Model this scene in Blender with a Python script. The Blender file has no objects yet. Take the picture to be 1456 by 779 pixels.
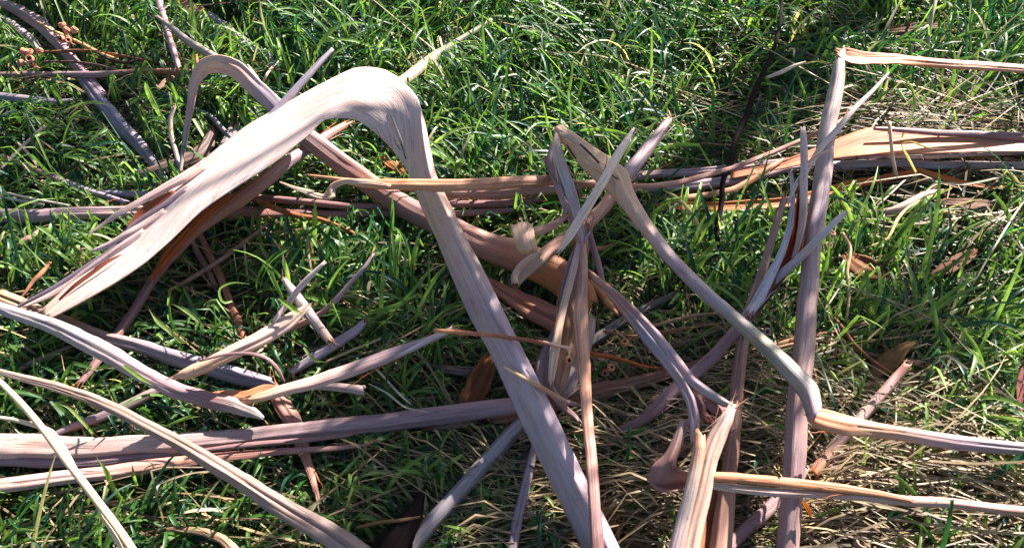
import bpy, math, random, re
import numpy as np
from mathutils import Vector, Matrix, noise as mnoise

random.seed(7)
rng = np.random.default_rng(7)
C = bpy.context.scene.collection
R = math.radians

# ------------------------------------------------------------------ camera, sky, sun, exposure
CAM_H, PITCH, HFOV = 1.40, 50.0, 64.0
W0, H0 = 1456.0, 779.0
cam_d = bpy.data.cameras.new("camera")
cam = bpy.data.objects.new("camera", cam_d)
C.objects.link(cam)
cam.location = (0, 0, CAM_H)
cam.rotation_euler = (R(90 - PITCH), 0, 0)
cam_d.sensor_fit = 'HORIZONTAL'
cam_d.angle = R(HFOV)
cam_d.clip_start = 0.01
cam_d.clip_end = 3000
bpy.context.scene.camera = cam

SUN_EL, SUN_AZ = 31.0, 37.0            # azimuth measured clockwise from +Y (straight ahead)
world = bpy.data.worlds.new("World")
bpy.context.scene.world = world
world.use_nodes = True
wn = world.node_tree
bg = wn.nodes["Background"]
sky = wn.nodes.new("ShaderNodeTexSky")
sky.sky_type = 'NISHITA'
sky.sun_disc = False
sky.sun_elevation = R(SUN_EL)
sky.sun_rotation = R(SUN_AZ)
wn.links.new(sky.outputs[0], bg.inputs[0])
bg.inputs[1].default_value = 0.05
sun_d = bpy.data.lights.new("sun", 'SUN')
sun_d.energy = 5.0
sun_d.angle = R(0.53)
sun_d.color = (1.0, 0.96, 0.90)
sun = bpy.data.objects.new("sun", sun_d)
C.objects.link(sun)
S = Vector((math.sin(R(SUN_AZ)) * math.cos(R(SUN_EL)), math.cos(R(SUN_AZ)) * math.cos(R(SUN_EL)), math.sin(R(SUN_EL))))
sun.rotation_euler = S.to_track_quat('Z', 'Y').to_euler()
sun.location = S * 20
vs = bpy.context.scene.view_settings
vs.view_transform = 'Standard'
vs.look = 'None'
vs.exposure = 2.1
vs.gamma = 1.0

# ------------------------------------------------------------------ measuring helpers
FPX = W0 / 2 / math.tan(R(HFOV) / 2)
FWD = Vector((0, math.cos(R(PITCH)), -math.sin(R(PITCH))))
UPV = Vector((0, math.sin(R(PITCH)), math.cos(R(PITCH))))
CP = Vector((0, 0, CAM_H))


def at(px, py, h):
    """the point of the place at height h that the photograph shows at px, py"""
    d = FWD + Vector((1, 0, 0)) * ((px - W0 / 2) / FPX) - UPV * ((py - H0 / 2) / FPX)
    return CP + d * ((h - CAM_H) / d.z)


def depth(p):
    return (p - CP).dot(FWD)


# ------------------------------------------------------------------ materials
def new_mat(name):
    m = bpy.data.materials.new(name)
    m.use_nodes = True
    n = m.node_tree.nodes
    l = m.node_tree.links
    return m, n, l, n["Principled BSDF"]


def nd(n, kind, **kw):
    x = n.new(kind)
    for k, v in kw.items():
        if k.startswith('i_'):
            key = k[2:]
            x.inputs[int(key) if key.isdigit() else key].default_value = v
        else:
            setattr(x, k, v)
    return x


def ramp(n, pts):
    x = n.new("ShaderNodeValToRGB")
    while len(x.color_ramp.elements) < len(pts):
        x.color_ramp.elements.new(0.5)
    for e, (p, c) in zip(x.color_ramp.elements, pts):
        e.position = p
        e.color = (c, c, c, 1) if not isinstance(c, tuple) else (*c, 1)
    return x


def bark_material(name, inner):
    m, n, l, p = new_mat(name)
    uv = nd(n, "ShaderNodeUVMap", uv_map='uv')
    att = nd(n, "ShaderNodeAttribute", attribute_name='col')
    mp = nd(n, "ShaderNodeMapping")
    mp.inputs['Scale'].default_value = (6, 330, 1)
    l.new(uv.outputs[0], mp.inputs[0])
    fib = nd(n, "ShaderNodeTexNoise", i_Scale=1.0, i_Detail=4.0, i_Roughness=0.65)
    l.new(mp.outputs[0], fib.inputs[0])
    mp2 = nd(n, "ShaderNodeMapping")
    mp2.inputs['Scale'].default_value = (16, 50, 1)
    l.new(uv.outputs[0], mp2.inputs[0])
    blo = nd(n, "ShaderNodeTexNoise", i_Scale=1.0, i_Detail=5.0, i_Roughness=0.6)
    l.new(mp2.outputs[0], blo.inputs[0])
    spk = nd(n, "ShaderNodeTexNoise", i_Scale=380.0, i_Detail=5.0, i_Roughness=0.7)
    l.new(uv.outputs[0], spk.inputs[0])
    r1 = ramp(n, [(0.30, 0.40), (0.39, 0.90), (0.5, 1.0), (0.75, 1.15)])
    l.new(fib.outputs[0], r1.inputs[0])
    r2 = ramp(n, [(0.3, (0.93, 0.82, 0.77)), (0.5, (1, 1, 1)), (0.72, (1.0, 1.05, 1.1))] if not inner
              else [(0.3, (0.80, 0.62, 0.52)), (0.5, (1, 1, 1)), (0.72, (1.12, 1.2, 1.25))])
    l.new(blo.outputs[0], r2.inputs[0])
    r3 = ramp(n, [(0.32, 0.45), (0.44, 0.95), (0.75, 1.1)])
    l.new(spk.outputs[0], r3.inputs[0])
    a = nd(n, "ShaderNodeMix", data_type='RGBA', blend_type='MULTIPLY')
    a.inputs[0].default_value = 0.48 if not inner else 0.8
    l.new(att.outputs[0], a.inputs[6]); l.new(r1.outputs[0], a.inputs[7])
    b = nd(n, "ShaderNodeMix", data_type='RGBA', blend_type='MULTIPLY')
    b.inputs[0].default_value = 1.0
    l.new(a.outputs[2], b.inputs[6]); l.new(r2.outputs[0], b.inputs[7])
    c = nd(n, "ShaderNodeMix", data_type='RGBA', blend_type='MULTIPLY')
    c.inputs[0].default_value = 0.75
    l.new(b.outputs[2], c.inputs[6]); l.new(r3.outputs[0], c.inputs[7])
    mp3 = nd(n, "ShaderNodeMapping")
    mp3.inputs['Scale'].default_value = (5, 30, 1)
    l.new(uv.outputs[0], mp3.inputs[0])
    mo = nd(n, "ShaderNodeTexNoise", i_Scale=1.0, i_Detail=8.0, i_Roughness=0.75)
    l.new(mp3.outputs[0], mo.inputs[0])
    rmo = ramp(n, [(0.48, 0.0), (0.62, 0.6 if not inner else 0.3)])
    l.new(mo.outputs[0], rmo.inputs[0])
    c2 = nd(n, "ShaderNodeMix", data_type='RGBA', blend_type='MIX')
    l.new(rmo.outputs[0], c2.inputs[0]); l.new(c.outputs[2], c2.inputs[6])
    gm = nd(n, "ShaderNodeMix", data_type='RGBA', blend_type='MULTIPLY')
    gm.inputs[0].default_value = 1.0
    l.new(c.outputs[2], gm.inputs[6]); gm.inputs[7].default_value = (0.66, 0.70, 0.72, 1)
    l.new(gm.outputs[2], c2.inputs[7])
    c = c2
    # long hairline splits in the dried skin
    mp4 = nd(n, "ShaderNodeMapping")
    mp4.inputs['Scale'].default_value = (2.2, 75, 1)
    mp4.inputs['Location'].default_value = (3.3, 1.7, 0)
    l.new(uv.outputs[0], mp4.inputs[0])
    sp = nd(n, "ShaderNodeTexNoise", i_Scale=1.0, i_Detail=2.0, i_Roughness=0.5)
    l.new(mp4.outputs[0], sp.inputs[0])
    rsp = ramp(n, [(0.478, 1.0), (0.49, 0.22), (0.497, 0.3), (0.51, 1.0)])
    l.new(sp.outputs[0], rsp.inputs[0])
    c3 = nd(n, "ShaderNodeMix", data_type='RGBA', blend_type='MULTIPLY')
    c3.inputs[0].default_value = 0.42
    l.new(c.outputs[2], c3.inputs[6]); l.new(rsp.outputs[0], c3.inputs[7])
    c = c3
    # weathered knots and dirt spots
    vor = nd(n, "ShaderNodeTexVoronoi", i_Scale=28.0)
    l.new(uv.outputs[0], vor.inputs[0])
    rv = ramp(n, [(0.04, 0.35), (0.11, 1.0)])
    l.new(vor.outputs[0], rv.inputs[0])
    dsp = nd(n, "ShaderNodeMix", data_type='RGBA', blend_type='MULTIPLY')
    dsp.inputs[0].default_value = 0.45
    l.new(c.outputs[2], dsp.inputs[6]); l.new(rv.outputs[0], dsp.inputs[7])
    l.new(dsp.outputs[2], p.inputs['Base Color'])
    p.inputs['Roughness'].default_value = 0.55 if not inner else 0.6
    p.inputs['Specular IOR Level'].default_value = 0.35
    ad = nd(n, "ShaderNodeMath", operation='MULTIPLY_ADD')
    l.new(spk.outputs[0], ad.inputs[0]); ad.inputs[1].default_value = 0.5
    l.new(fib.outputs[0], ad.inputs[2])
    ad2 = nd(n, "ShaderNodeMath", operation='MULTIPLY_ADD')
    l.new(rsp.outputs[0], ad2.inputs[0]); ad2.inputs[1].default_value = 0.5; l.new(ad.outputs[0], ad2.inputs[2])
    ad = ad2
    bp = nd(n, "ShaderNodeBump", i_Strength=0.6, i_Distance=0.0016)
    l.new(ad.outputs[0], bp.inputs['Height'])
    l.new(bp.outputs[0], p.inputs['Normal'])
    return m


M_OUT = bark_material("bark_outer", False)
M_IN = bark_material("bark_inner", True)


def leafy_material(name, trans, rough, spec=0.4):
    m, n, l, p = new_mat(name)
    att = nd(n, "ShaderNodeAttribute", attribute_name='col')
    geo = nd(n, "ShaderNodeNewGeometry")
    nz = nd(n, "ShaderNodeTexNoise", i_Scale=60.0, i_Detail=2.0)
    l.new(geo.outputs['Position'], nz.inputs[0])
    rr = ramp(n, [(0.3, 0.75), (0.7, 1.2)])
    l.new(nz.outputs[0], rr.inputs[0])
    mx = nd(n, "ShaderNodeMix", data_type='RGBA', blend_type='MULTIPLY')
    mx.inputs[0].default_value = 1.0
    l.new(att.outputs[0], mx.inputs[6]); l.new(rr.outputs[0], mx.inputs[7])
    l.new(mx.outputs[2], p.inputs['Base Color'])
    p.inputs['Roughness'].default_value = rough
    p.inputs['Specular IOR Level'].default_value = spec
    out = n["Material Output"]
    if trans > 0:
        tr = nd(n, "ShaderNodeBsdfTranslucent")
        hs = nd(n, "ShaderNodeMix", data_type='RGBA', blend_type='MULTIPLY')
        hs.inputs[0].default_value = 1.0
        hs.inputs[7].default_value = (1.8, 1.9, 1.05, 1) if name.startswith('grass') else (1.3, 1.1, 0.8, 1)
        l.new(mx.outputs[2], hs.inputs[6])
        l.new(hs.outputs[2], tr.inputs[0])
        ms = nd(n, "ShaderNodeMixShader")
        ms.inputs[0].default_value = trans
        l.new(p.outputs[0], ms.inputs[1]); l.new(tr.outputs[0], ms.inputs[2])
        l.new(ms.outputs[0], out.inputs[0])
    return m


M_GRASS = leafy_material("grass_leaf", 0.42, 0.42, 0.34)
M_STRAW = leafy_material("dry_straw", 0.12, 0.55, 0.3)
M_LEAF = leafy_material("dead_leaf", 0.10, 0.7, 0.12)
M_TWIG = leafy_material("twig_bark", 0.0, 0.85, 0.08)


def soil_material():
    m, n, l, p = new_mat("soil")
    geo = nd(n, "ShaderNodeNewGeometry")
    a = nd(n, "ShaderNodeTexNoise", i_Scale=35.0, i_Detail=8.0, i_Roughness=0.7)
    b = nd(n, "ShaderNodeTexNoise", i_Scale=1.3, i_Detail=4.0)
    l.new(geo.outputs['Position'], a.inputs[0]); l.new(geo.outputs['Position'], b.inputs[0])
    r = nd(n, "ShaderNodeValToRGB")
    r.color_ramp.elements[0].position = 0.3; r.color_ramp.elements[0].color = (0.010, 0.007, 0.005, 1)
    r.color_ramp.elements[1].position = 0.75; r.color_ramp.elements[1].color = (0.04, 0.027, 0.016, 1)
    l.new(a.outputs[0], r.inputs[0])
    mx = nd(n, "ShaderNodeMix", data_type='RGBA', blend_type='MIX')
    g = ramp(n, [(0.4, 0.0), (0.6, 0.5)])
    l.new(b.outputs[0], g.inputs[0]); l.new(g.outputs[0], mx.inputs[0])
    l.new(r.outputs[0], mx.inputs[6]); mx.inputs[7].default_value = (0.03, 0.055, 0.015, 1)
    l.new(mx.outputs[2], p.inputs['Base Color'])
    p.inputs['Roughness'].default_value = 0.95
    bp = nd(n, "ShaderNodeBump", i_Strength=1.0, i_Distance=0.01)
    l.new(a.outputs[0], bp.inputs['Height']); l.new(bp.outputs[0], p.inputs['Normal'])
    return m


# ------------------------------------------------------------------ the ground
def ground_z(x, y):
    return 0.010 * math.sin(x * 2.1 + 0.6) * math.cos(y * 1.7) + 0.006 * math.sin(x * 6.3 + y * 4.1)


def make_ground():
    near = np.linspace(-6, 6, 121)
    far = [-1500, -500, -150, -50, -20, -10]
    xs = np.array(far + list(near) + [-f for f in reversed(far)])
    vx = []
    for y in xs:
        for x in xs:
            e = max(abs(x), abs(y))
            z = ground_z(x, y) if e <= 10 else ground_z(x, y) * 0.0
            vx.append((x, y + 1.2, z))
    n = len(xs)
    f = [(j * n + i, j * n + i + 1, (j + 1) * n + i + 1, (j + 1) * n + i) for j in range(n - 1) for i in range(n - 1)]
    me = bpy.data.meshes.new("ground")
    me.from_pydata(vx, [], f)
    for p in me.polygons:
        p.use_smooth = True
    me.materials.append(soil_material())
    o = bpy.data.objects.new("ground", me)
    o['kind'] = 'structure'
    C.objects.link(o)


make_ground()

# ------------------------------------------------------------------ bark strips
LILAC = (0.40, 0.30, 0.315)
PINK = (0.43, 0.235, 0.19)
GREY = (0.39, 0.33, 0.30)
MAUVE = (0.31, 0.195, 0.19)
CREAM = (0.52, 0.37, 0.29)
TAN = (0.45, 0.25, 0.165)
ORANGE = (0.42, 0.165, 0.09)
RUST = (0.36, 0.125, 0.07)
BROWN = (0.22, 0.135, 0.095)
DARK = (0.10, 0.075, 0.065)
GREEN_GREY = (0.38, 0.35, 0.29)
BLUEGREY = (0.33, 0.29, 0.33)
STRAWC = (0.66, 0.53, 0.33)

CEIL = []        # (x, y, z, radius): what lies on the grass presses it down


def catmull(rows, n, kink=0.0):
    rows = np.array(rows, float)
    k = len(rows)
    # spacing by distance in the photograph
    dl = np.maximum(np.hypot(*(np.diff(rows[:, :2], axis=0).T)), 1.0)
    t = np.concatenate([[0], np.cumsum(dl ** 0.8)])
    tt = np.linspace(0, t[-1], n)
    m = np.zeros_like(rows)
    for i in range(k):
        if i == 0:
            m[i] = (rows[1] - rows[0]) / (t[1] - t[0])
        elif i == k - 1:
            m[i] = (rows[-1] - rows[-2]) / (t[-1] - t[-2])
        else:
            a = (rows[i] - rows[i - 1]) / (t[i] - t[i - 1])
            b = (rows[i + 1] - rows[i]) / (t[i + 1] - t[i])
            h0, h1 = t[i] - t[i - 1], t[i + 1] - t[i]
            m[i] = (a * h1 + b * h0) / (h0 + h1)
    out = np.zeros((n, rows.shape[1]))
    for q, s in enumerate(tt):
        i = min(max(int(np.searchsorted(t, s, side='right')) - 1, 0), k - 2)
        h = t[i + 1] - t[i]
        u = (s - t[i]) / h
        out[q] = ((2 * u ** 3 - 3 * u ** 2 + 1) * rows[i] + (u ** 3 - 2 * u ** 2 + u) * h * m[i]
                  + (-2 * u ** 3 + 3 * u ** 2) * rows[i + 1] + (u ** 3 - u ** 2) * h * m[i + 1])
        if kink:                       # dry bark breaks into straight runs between its creases
            out[q] = out[q] * (1 - kink) + kink * (rows[i] * (1 - u) + rows[i + 1] * u)
    return out


def link(name, me, parent=None, loc=None, label=None, cat=None, group=None, kind=None):
    o = bpy.data.objects.new(name, me)
    C.objects.link(o)
    if parent is not None:
        o.parent = parent
    if loc is not None:
        o.location = loc
    if label: o['label'] = label
    if cat: o['category'] = cat
    if group: o['group'] = group
    if kind: o['kind'] = kind
    return o


def shell(name, P, cols, uvs, thick, front_in, parent, label, cat, group, incol, mats=None):
    """P: n x m grid of points; two shells joined round the rim. front = side facing away from -normal"""
    n, m = P.shape[:2]
    du = np.gradient(P, axis=0)
    dv = np.gradient(P, axis=1)
    N = np.cross(dv, du)
    N /= np.maximum(np.linalg.norm(N, axis=2, keepdims=True), 1e-9)
    A = P + N * thick / 2
    B = P - N * thick / 2
    org = P.reshape(-1, 3).mean(axis=0)
    V = np.concatenate([A.reshape(-1, 3), B.reshape(-1, 3)]) - org
    F = []
    MI = []
    mo, mi = (1, 0) if front_in else (0, 1)
    idx = lambda i, j: i * m + j
    nm = n * m
    for i in range(n - 1):
        for j in range(m - 1):
            F.append((idx(i, j), idx(i, j + 1), idx(i + 1, j + 1), idx(i + 1, j))); MI.append(mo)
            F.append((nm + idx(i, j), nm + idx(i + 1, j), nm + idx(i + 1, j + 1), nm + idx(i, j + 1))); MI.append(mi)
    for i in range(n - 1):
        F.append((idx(i, 0), idx(i + 1, 0), nm + idx(i + 1, 0), nm + idx(i, 0))); MI.append(1)
        F.append((idx(i, m - 1), nm + idx(i, m - 1), nm + idx(i + 1, m - 1), idx(i + 1, m - 1))); MI.append(1)
    for j in range(m - 1):
        F.append((idx(0, j), nm + idx(0, j), nm + idx(0, j + 1), idx(0, j + 1))); MI.append(1)
        F.append((idx(n - 1, j), idx(n - 1, j + 1), nm + idx(n - 1, j + 1), nm + idx(n - 1, j))); MI.append(1)
    me = bpy.data.meshes.new(name)
    me.from_pydata(V.tolist(), [], F)
    me.materials.append(M_OUT if mats is None else mats[0])
    me.materials.append(M_IN if mats is None else mats[1])
    me.polygons.foreach_set('material_index', MI)
    nf = len(F)
    me.polygons.foreach_set('use_smooth', [True] * nf)
    outc = cols
    inc = np.array(incol)
    if inc.ndim == 1:
        inc = np.tile(inc, (n, m, 1))
    ca = np.ones((2 * nm, 4))
    ca[:nm, :3] = (inc if front_in else outc).reshape(-1, 3)
    ca[nm:, :3] = (outc if front_in else inc).reshape(-1, 3)
    at_ = me.color_attributes.new('col', 'FLOAT_COLOR', 'POINT')
    at_.data.foreach_set('color', ca.ravel())
    ul = me.uv_layers.new(name='uv')
    uvv = np.concatenate([uvs.reshape(-1, 2), uvs.reshape(-1, 2) + 3.7])
    li = np.zeros(len(me.loops), dtype=np.int32)
    me.loops.foreach_get('vertex_index', li)
    ul.data.foreach_set('uv', uvv[li].ravel())
    # sharp rims so that the two shells keep their own shading
    me.validate()
    base = Vector(parent['_org']) if parent is not None else Vector((0, 0, 0))
    o = link(name, me, parent, Vector(org) - base, label, cat, group)
    o['_org'] = list(org)
    return o


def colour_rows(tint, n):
    # darker barks are kept clearly darker than the pale ones
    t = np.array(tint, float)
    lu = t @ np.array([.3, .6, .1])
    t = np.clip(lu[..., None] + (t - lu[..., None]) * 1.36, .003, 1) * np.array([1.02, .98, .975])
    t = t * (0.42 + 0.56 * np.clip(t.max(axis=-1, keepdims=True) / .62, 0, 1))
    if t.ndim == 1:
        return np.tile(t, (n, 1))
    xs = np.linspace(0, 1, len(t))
    q = np.linspace(0, 1, n)
    return np.stack([np.interp(q, xs, t[:, k]) for k in range(3)], axis=1)


SEED = [11]


def sink(h):
    """low pieces have settled into the turf"""
    f = min(max((h - .08) / .06, 0), 1)
    return h * (.72 + .28 * f * f * (3 - 2 * f))


def strip(label, pts, tint=LILAC, curl=170, inn=ORANGE, face='out', up=0.4, roll=0.0, groove=0.0, torn=1.0,
          rag=0.06, ridge=0.04, thick=0.0020, name='bark_strip', cat='bark strip', group=None, parent=None, seg=None,
          press=True, wob=0.12, facet=None, lean=0.15):
    """pts rows: px, py, height, width px [, curl deg [, roll deg]]"""
    SEED[0] += 1
    sd = SEED[0] * 3.17
    r_ = random.Random(SEED[0])
    pts = [tuple(p) for p in pts]
    if name == 'bark_strip' and parent is None and not re.search('point|taper|tip|thin|sliver', label):
        for e, k in ((0, 1), (-1, -2)):
            if pts[e][3] < .6 * pts[k][3]:
                pts[e] = (*pts[e][:3], .6 * pts[k][3], *pts[e][4:])
    # pieces cut by the edge of the picture go on beyond it
    for e, k in ((0, 1), (-1, -2)):
        x_, y_ = pts[e][:2]
        if parent is None and (x_ < -3 or x_ > 1460 or y_ > 780 or y_ < -3):
            dx, dy = x_ - pts[k][0], y_ - pts[k][1]
            dl = math.hypot(dx, dy); ext = r_.uniform(90, 190) if y_ > 0 else 70
            px_, py_ = x_ + dx / dl * ext, y_ + dy / dl * ext
            new = (px_, py_, max(pts[e][2] * .8, .05), pts[e][3] * .75, *pts[e][4:])
            pts = [new] + pts if e == 0 else pts + [new]
    if facet is None:
        facet = r_.uniform(.55, .95) if name == 'bark_strip' else 0.0
    rows = []
    for p in pts:
        p = list(p)
        p[2] = sink(p[2])
        if len(p) < 5: p.append(curl)
        if len(p) < 6: p.append(roll)
        rows.append(p)
    plen = sum(math.hypot(rows[i + 1][0] - rows[i][0], rows[i + 1][1] - rows[i][1]) for i in range(len(rows) - 1))
    n = int(min(150, max(14, plen / 5.5)))
    q = catmull(rows, n, r_.uniform(.35, .85) if name == 'bark_strip' else .3)
    q[:, 3] *= .9
    wmax = max(p[3] for p in rows)
    m = seg or (15 if wmax > 24 else 11 if wmax > 12 else 9)
    pos = [at(r[0], r[1], r[2]) for r in q]
    wid = [max(r[3], 1.0) * depth(p) / FPX for r, p in zip(q, pos)]
    L = [0.0]
    for i in range(1, n):
        L.append(L[-1] + (pos[i] - pos[i - 1]).length)
    # little wander of the line
    for i in range(n):
        a = wob * wid[i] * min(1, i / 4, (n - 1 - i) / 4)
        pos[i] = pos[i] + Vector((mnoise.noise((L[i] * 9, sd, 0)), mnoise.noise((L[i] * 9, sd, 5)), 0.6 * mnoise.noise((L[i] * 9, sd, 9)))) * a
    crk = (r_.uniform(-.6, .6), r_.uniform(0, .5), r_.uniform(.5, 1.05)) if wmax > 9 and name == 'bark_strip' else None
    mid = [-1 + 2 * round((m - 1) * t) / (m - 1) for t in ((.33, .67) if r_.random() < .5 else (.22, .5, .8) if r_.random() < .6 else (.4, .75))]
    crs = [-1.0] + sorted(mid) + [1.0]
    P = np.zeros((n, m, 3))
    UV = np.zeros((n, m, 2))
    prevN = None
    for i in range(n):
        a, b = pos[max(i - 1, 0)], pos[min(i + 1, n - 1)]
        T = (b - a).normalized()
        cd = (CP - pos[i]).normalized()
        base = cd.lerp(Vector((0, 0, 1)), up) + S * lean      # which way the strip has rolled on its long axis
        Nn = (base - T * base.dot(T))
        if Nn.length < 0.12 and prevN is not None:
            Nn = prevN - T * prevN.dot(T)
        Nn.normalize()
        if prevN is not None:
            Nn = (Nn * 0.45 + (prevN - T * prevN.dot(T)) * 0.55).normalized()
        prevN = Nn.copy()
        rl = R(q[i][5])
        Bn = T.cross(Nn).normalized()
        N2 = Nn * math.cos(rl) + Bn * math.sin(rl)
        B2 = T.cross(N2).normalized()
        c = R(q[i][4])
        sg = 1 if c >= 0 else -1
        c = max(abs(c), 0.05)
        w = wid[i]
        r = w / (2 * math.sin(c / 2)) if c < math.pi else w / 2
        wl = 1 + rag * 1.6 * mnoise.noise((L[i] * 30, sd, 1)) + rag * mnoise.noise((L[i] * 110, sd, 2))
        wr = 1 + rag * 1.6 * mnoise.noise((L[i] * 30, sd, 3)) + rag * mnoise.noise((L[i] * 110, sd, 4))
        for j in range(m):
            v = -1 + 2 * j / (m - 1)
            vv = v * (wl if v < 0 else wr)
            ang = vv * c / 2
            rr = r
            if c > math.pi * 1.7:                   # rolled up: the sheet lies in a spiral
                rr = r * (1.0 - 0.30 * (v + 1) / 2)
            x = rr * math.sin(ang)
            z = sg * (rr * math.cos(ang) - r)
            if c < math.pi * 1.4 and facet > 0:
                kk = max(q2 for q2 in range(len(crs) - 1) if crs[q2] <= v + 1e-6)
                va, vb = crs[kk], crs[kk + 1]
                f = (v - va) / max(vb - va, 1e-6)
                aa, ab = va * c / 2, vb * c / 2
                x = x * (1 - facet) + facet * (rr * math.sin(aa) * (1 - f) + rr * math.sin(ab) * f) * (vv / v if abs(v) > .05 else 1)
                z = z * (1 - facet) + facet * sg * (rr * (math.cos(aa) * (1 - f) + math.cos(ab) * f) - r)
            rd = ridge * w * (1.1 * mnoise.noise((v * 2.6, L[i] * 5, sd)) + .9 - 3.2 * abs(mnoise.noise((v * 2.3, L[i] * 3.2, sd + 4))) + .35 * mnoise.noise((v * 9, L[i] * 16, sd + 9)))
            if groove:
                rd -= groove * w * math.exp(-((v - 0.12 * math.sin(L[i] * 7 + sd)) / 0.16) ** 2)
            if crk and abs(v - crk[0]) < .16 and crk[1] < i / n < crk[2]:
                rd -= .09 * w * (1 - abs(v - crk[0] + .06 * math.sin(L[i] * 11)) / .16)
            # displacement along the local sheet normal
            pp = pos[i] + B2 * (x + rd * math.sin(ang)) + N2 * (z + rd * (math.cos(ang)) )
            P[i, j] = pp
            UV[i, j] = (L[i] + sd, v * w * 0.5 * max(1, c / 2))
    # torn ends: every column stops at its own length
    if torn > 0 and n > 8:
        for j in range(m):
            for e, k in ((0, 1), (n - 1, -1)):
                T = P[e, j] - P[e + k * 2, j]
                T /= max(np.linalg.norm(T), 1e-6)
                ww = wid[e]
                s = (mnoise.noise((j * 0.55, sd, e)) * 2.4 + r_.uniform(-0.3, 0.4)) * ww * torn
                s = max(min(s, ww * 2.0), -L[-1] / n * .8)
                P[e, j] += T * s
                P[e + k, j] += T * s * 0.5
    if press:
        for i in range(0, n, 1):
            if pos[i].z < 0.30:
                CEIL.append((pos[i].x, pos[i].y, pos[i].z - 0.5 * wid[i], wid[i] * 0.62))
    cols = colour_rows(tint, n)[:, None, :].repeat(m, axis=1)
    inc = colour_rows(inn, n)[:, None, :].repeat(m, axis=1)
    o = shell(name, P, cols, UV, thick, face == 'in', parent, label, cat, group, inc, mats=(M_TWIG, M_TWIG) if name == 'twig' else (M_LEAF, M_LEAF) if name == 'dead_leaf' else None)
    # hair thin fibres at the torn ends
    if torn >= .8 and name in ('bark_strip', 'torn_strand') and n >= 14:
        FV, FF = [], []
        oo = Vector(o['_org'])
        for e, k in ((0, 1), (n - 1, -1)):
            if not (20 < q[e][0] < 1436 and 15 < q[e][1] < 765):
                continue
            for t in range(r_.randint(4, 9)):
                j = r_.randrange(m)
                p0 = Vector(P[e + k, j]); T = (Vector(P[e, j]) - Vector(P[e + 4 * k, j])).normalized()
                d0 = (T + Vector((r_.gauss(0, .28), r_.gauss(0, .28), r_.gauss(.05, .22)))).normalized()
                bend = Vector((r_.gauss(0, .5), r_.gauss(0, .5), r_.gauss(-.1, .4)))
                ln = r_.uniform(.008, .034); ww = r_.uniform(.0004, .0011)
                sv = d0.cross(Vector((0, 0, 1))).normalized() * ww
                b0 = len(FV)
                for s in range(5):
                    f = s / 4
                    pp = p0 + d0 * ln * f + bend * ln * f * f * .5 - oo
                    FV += [tuple(pp - sv * (1 - f * .8)), tuple(pp + sv * (1 - f * .8)), tuple(pp + Vector((0, 0, ww)) * (1 - f * .8))]
                for s in range(4):
                    for a in range(3):
                        c_ = (a + 1) % 3
                        FF.append((b0 + s * 3 + a, b0 + s * 3 + c_, b0 + s * 3 + 3 + c_, b0 + s * 3 + 3 + a))
        if FV:
            fm = bpy.data.meshes.new('frayed_fibres'); fm.from_pydata(FV, [], FF); fm.materials.append(M_TWIG)
            ca = fm.color_attributes.new('col', 'FLOAT_COLOR', 'POINT')
            cc = cols[n // 2, 0] * .5 + inc[n // 2, 0] * .5
            ca.data.foreach_set('color', np.tile([*cc, 1.0], len(FV)))
            link('frayed_fibres', fm, o if parent is None else parent, (0, 0, 0) if parent is None else oo - Vector(parent['_org']), kind='stuff')
    # thin shreds peeling off the sides
    if parent is None and name == 'bark_strip' and n >= 22 and wmax > 8:
        for k in range(r_.choice((1, 2, 2, 3))):
            side = r_.choice((0, m - 1)); ln = r_.randint(7, 16)
            i0 = r_.choice((r_.randint(2, n - ln - 3), n - ln - 2, 1))
            i0 = max(1, min(i0, n - ln - 2)); fl = r_.random() < .5
            sp = [P[i0 + t, side].copy() for t in range(ln)]
            if fl: sp.reverse()
            outw = P[i0 + ln // 2, side] - P[i0 + ln // 2, m // 2]
            outw /= max(np.linalg.norm(outw), 1e-6)
            lift = np.array([0, 0, r_.uniform(.1, .8)])
            Q = np.zeros((ln, 5, 3)); UQ = np.zeros((ln, 5, 2))
            ww = r_.uniform(.0012, .0028)
            for t in range(ln):
                f = t / (ln - 1)
                cen = sp[t] + (outw * r_.uniform(.9, 1.1) + lift) * (f ** 2) * r_.uniform(.9, 1.1) * wid[i0] * .9 - outw * ww * .5
                for c5 in range(5):
                    vv = (c5 - 2) / 2
                    Q[t, c5] = cen + outw * vv * ww * (1 - f * .85) + np.array([0, 0, -abs(vv) * ww * .4])
                    UQ[t, c5] = (L[i0 + t] + sd, vv * ww)
            cq = np.tile(cols[min(i0 + ln // 2, n - 1), 0], (ln, 5, 1))
            shell('shred', Q, cq, UQ, .0008, False, o, None, None, None, inc[i0, 0] * .9)
    return o


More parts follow.
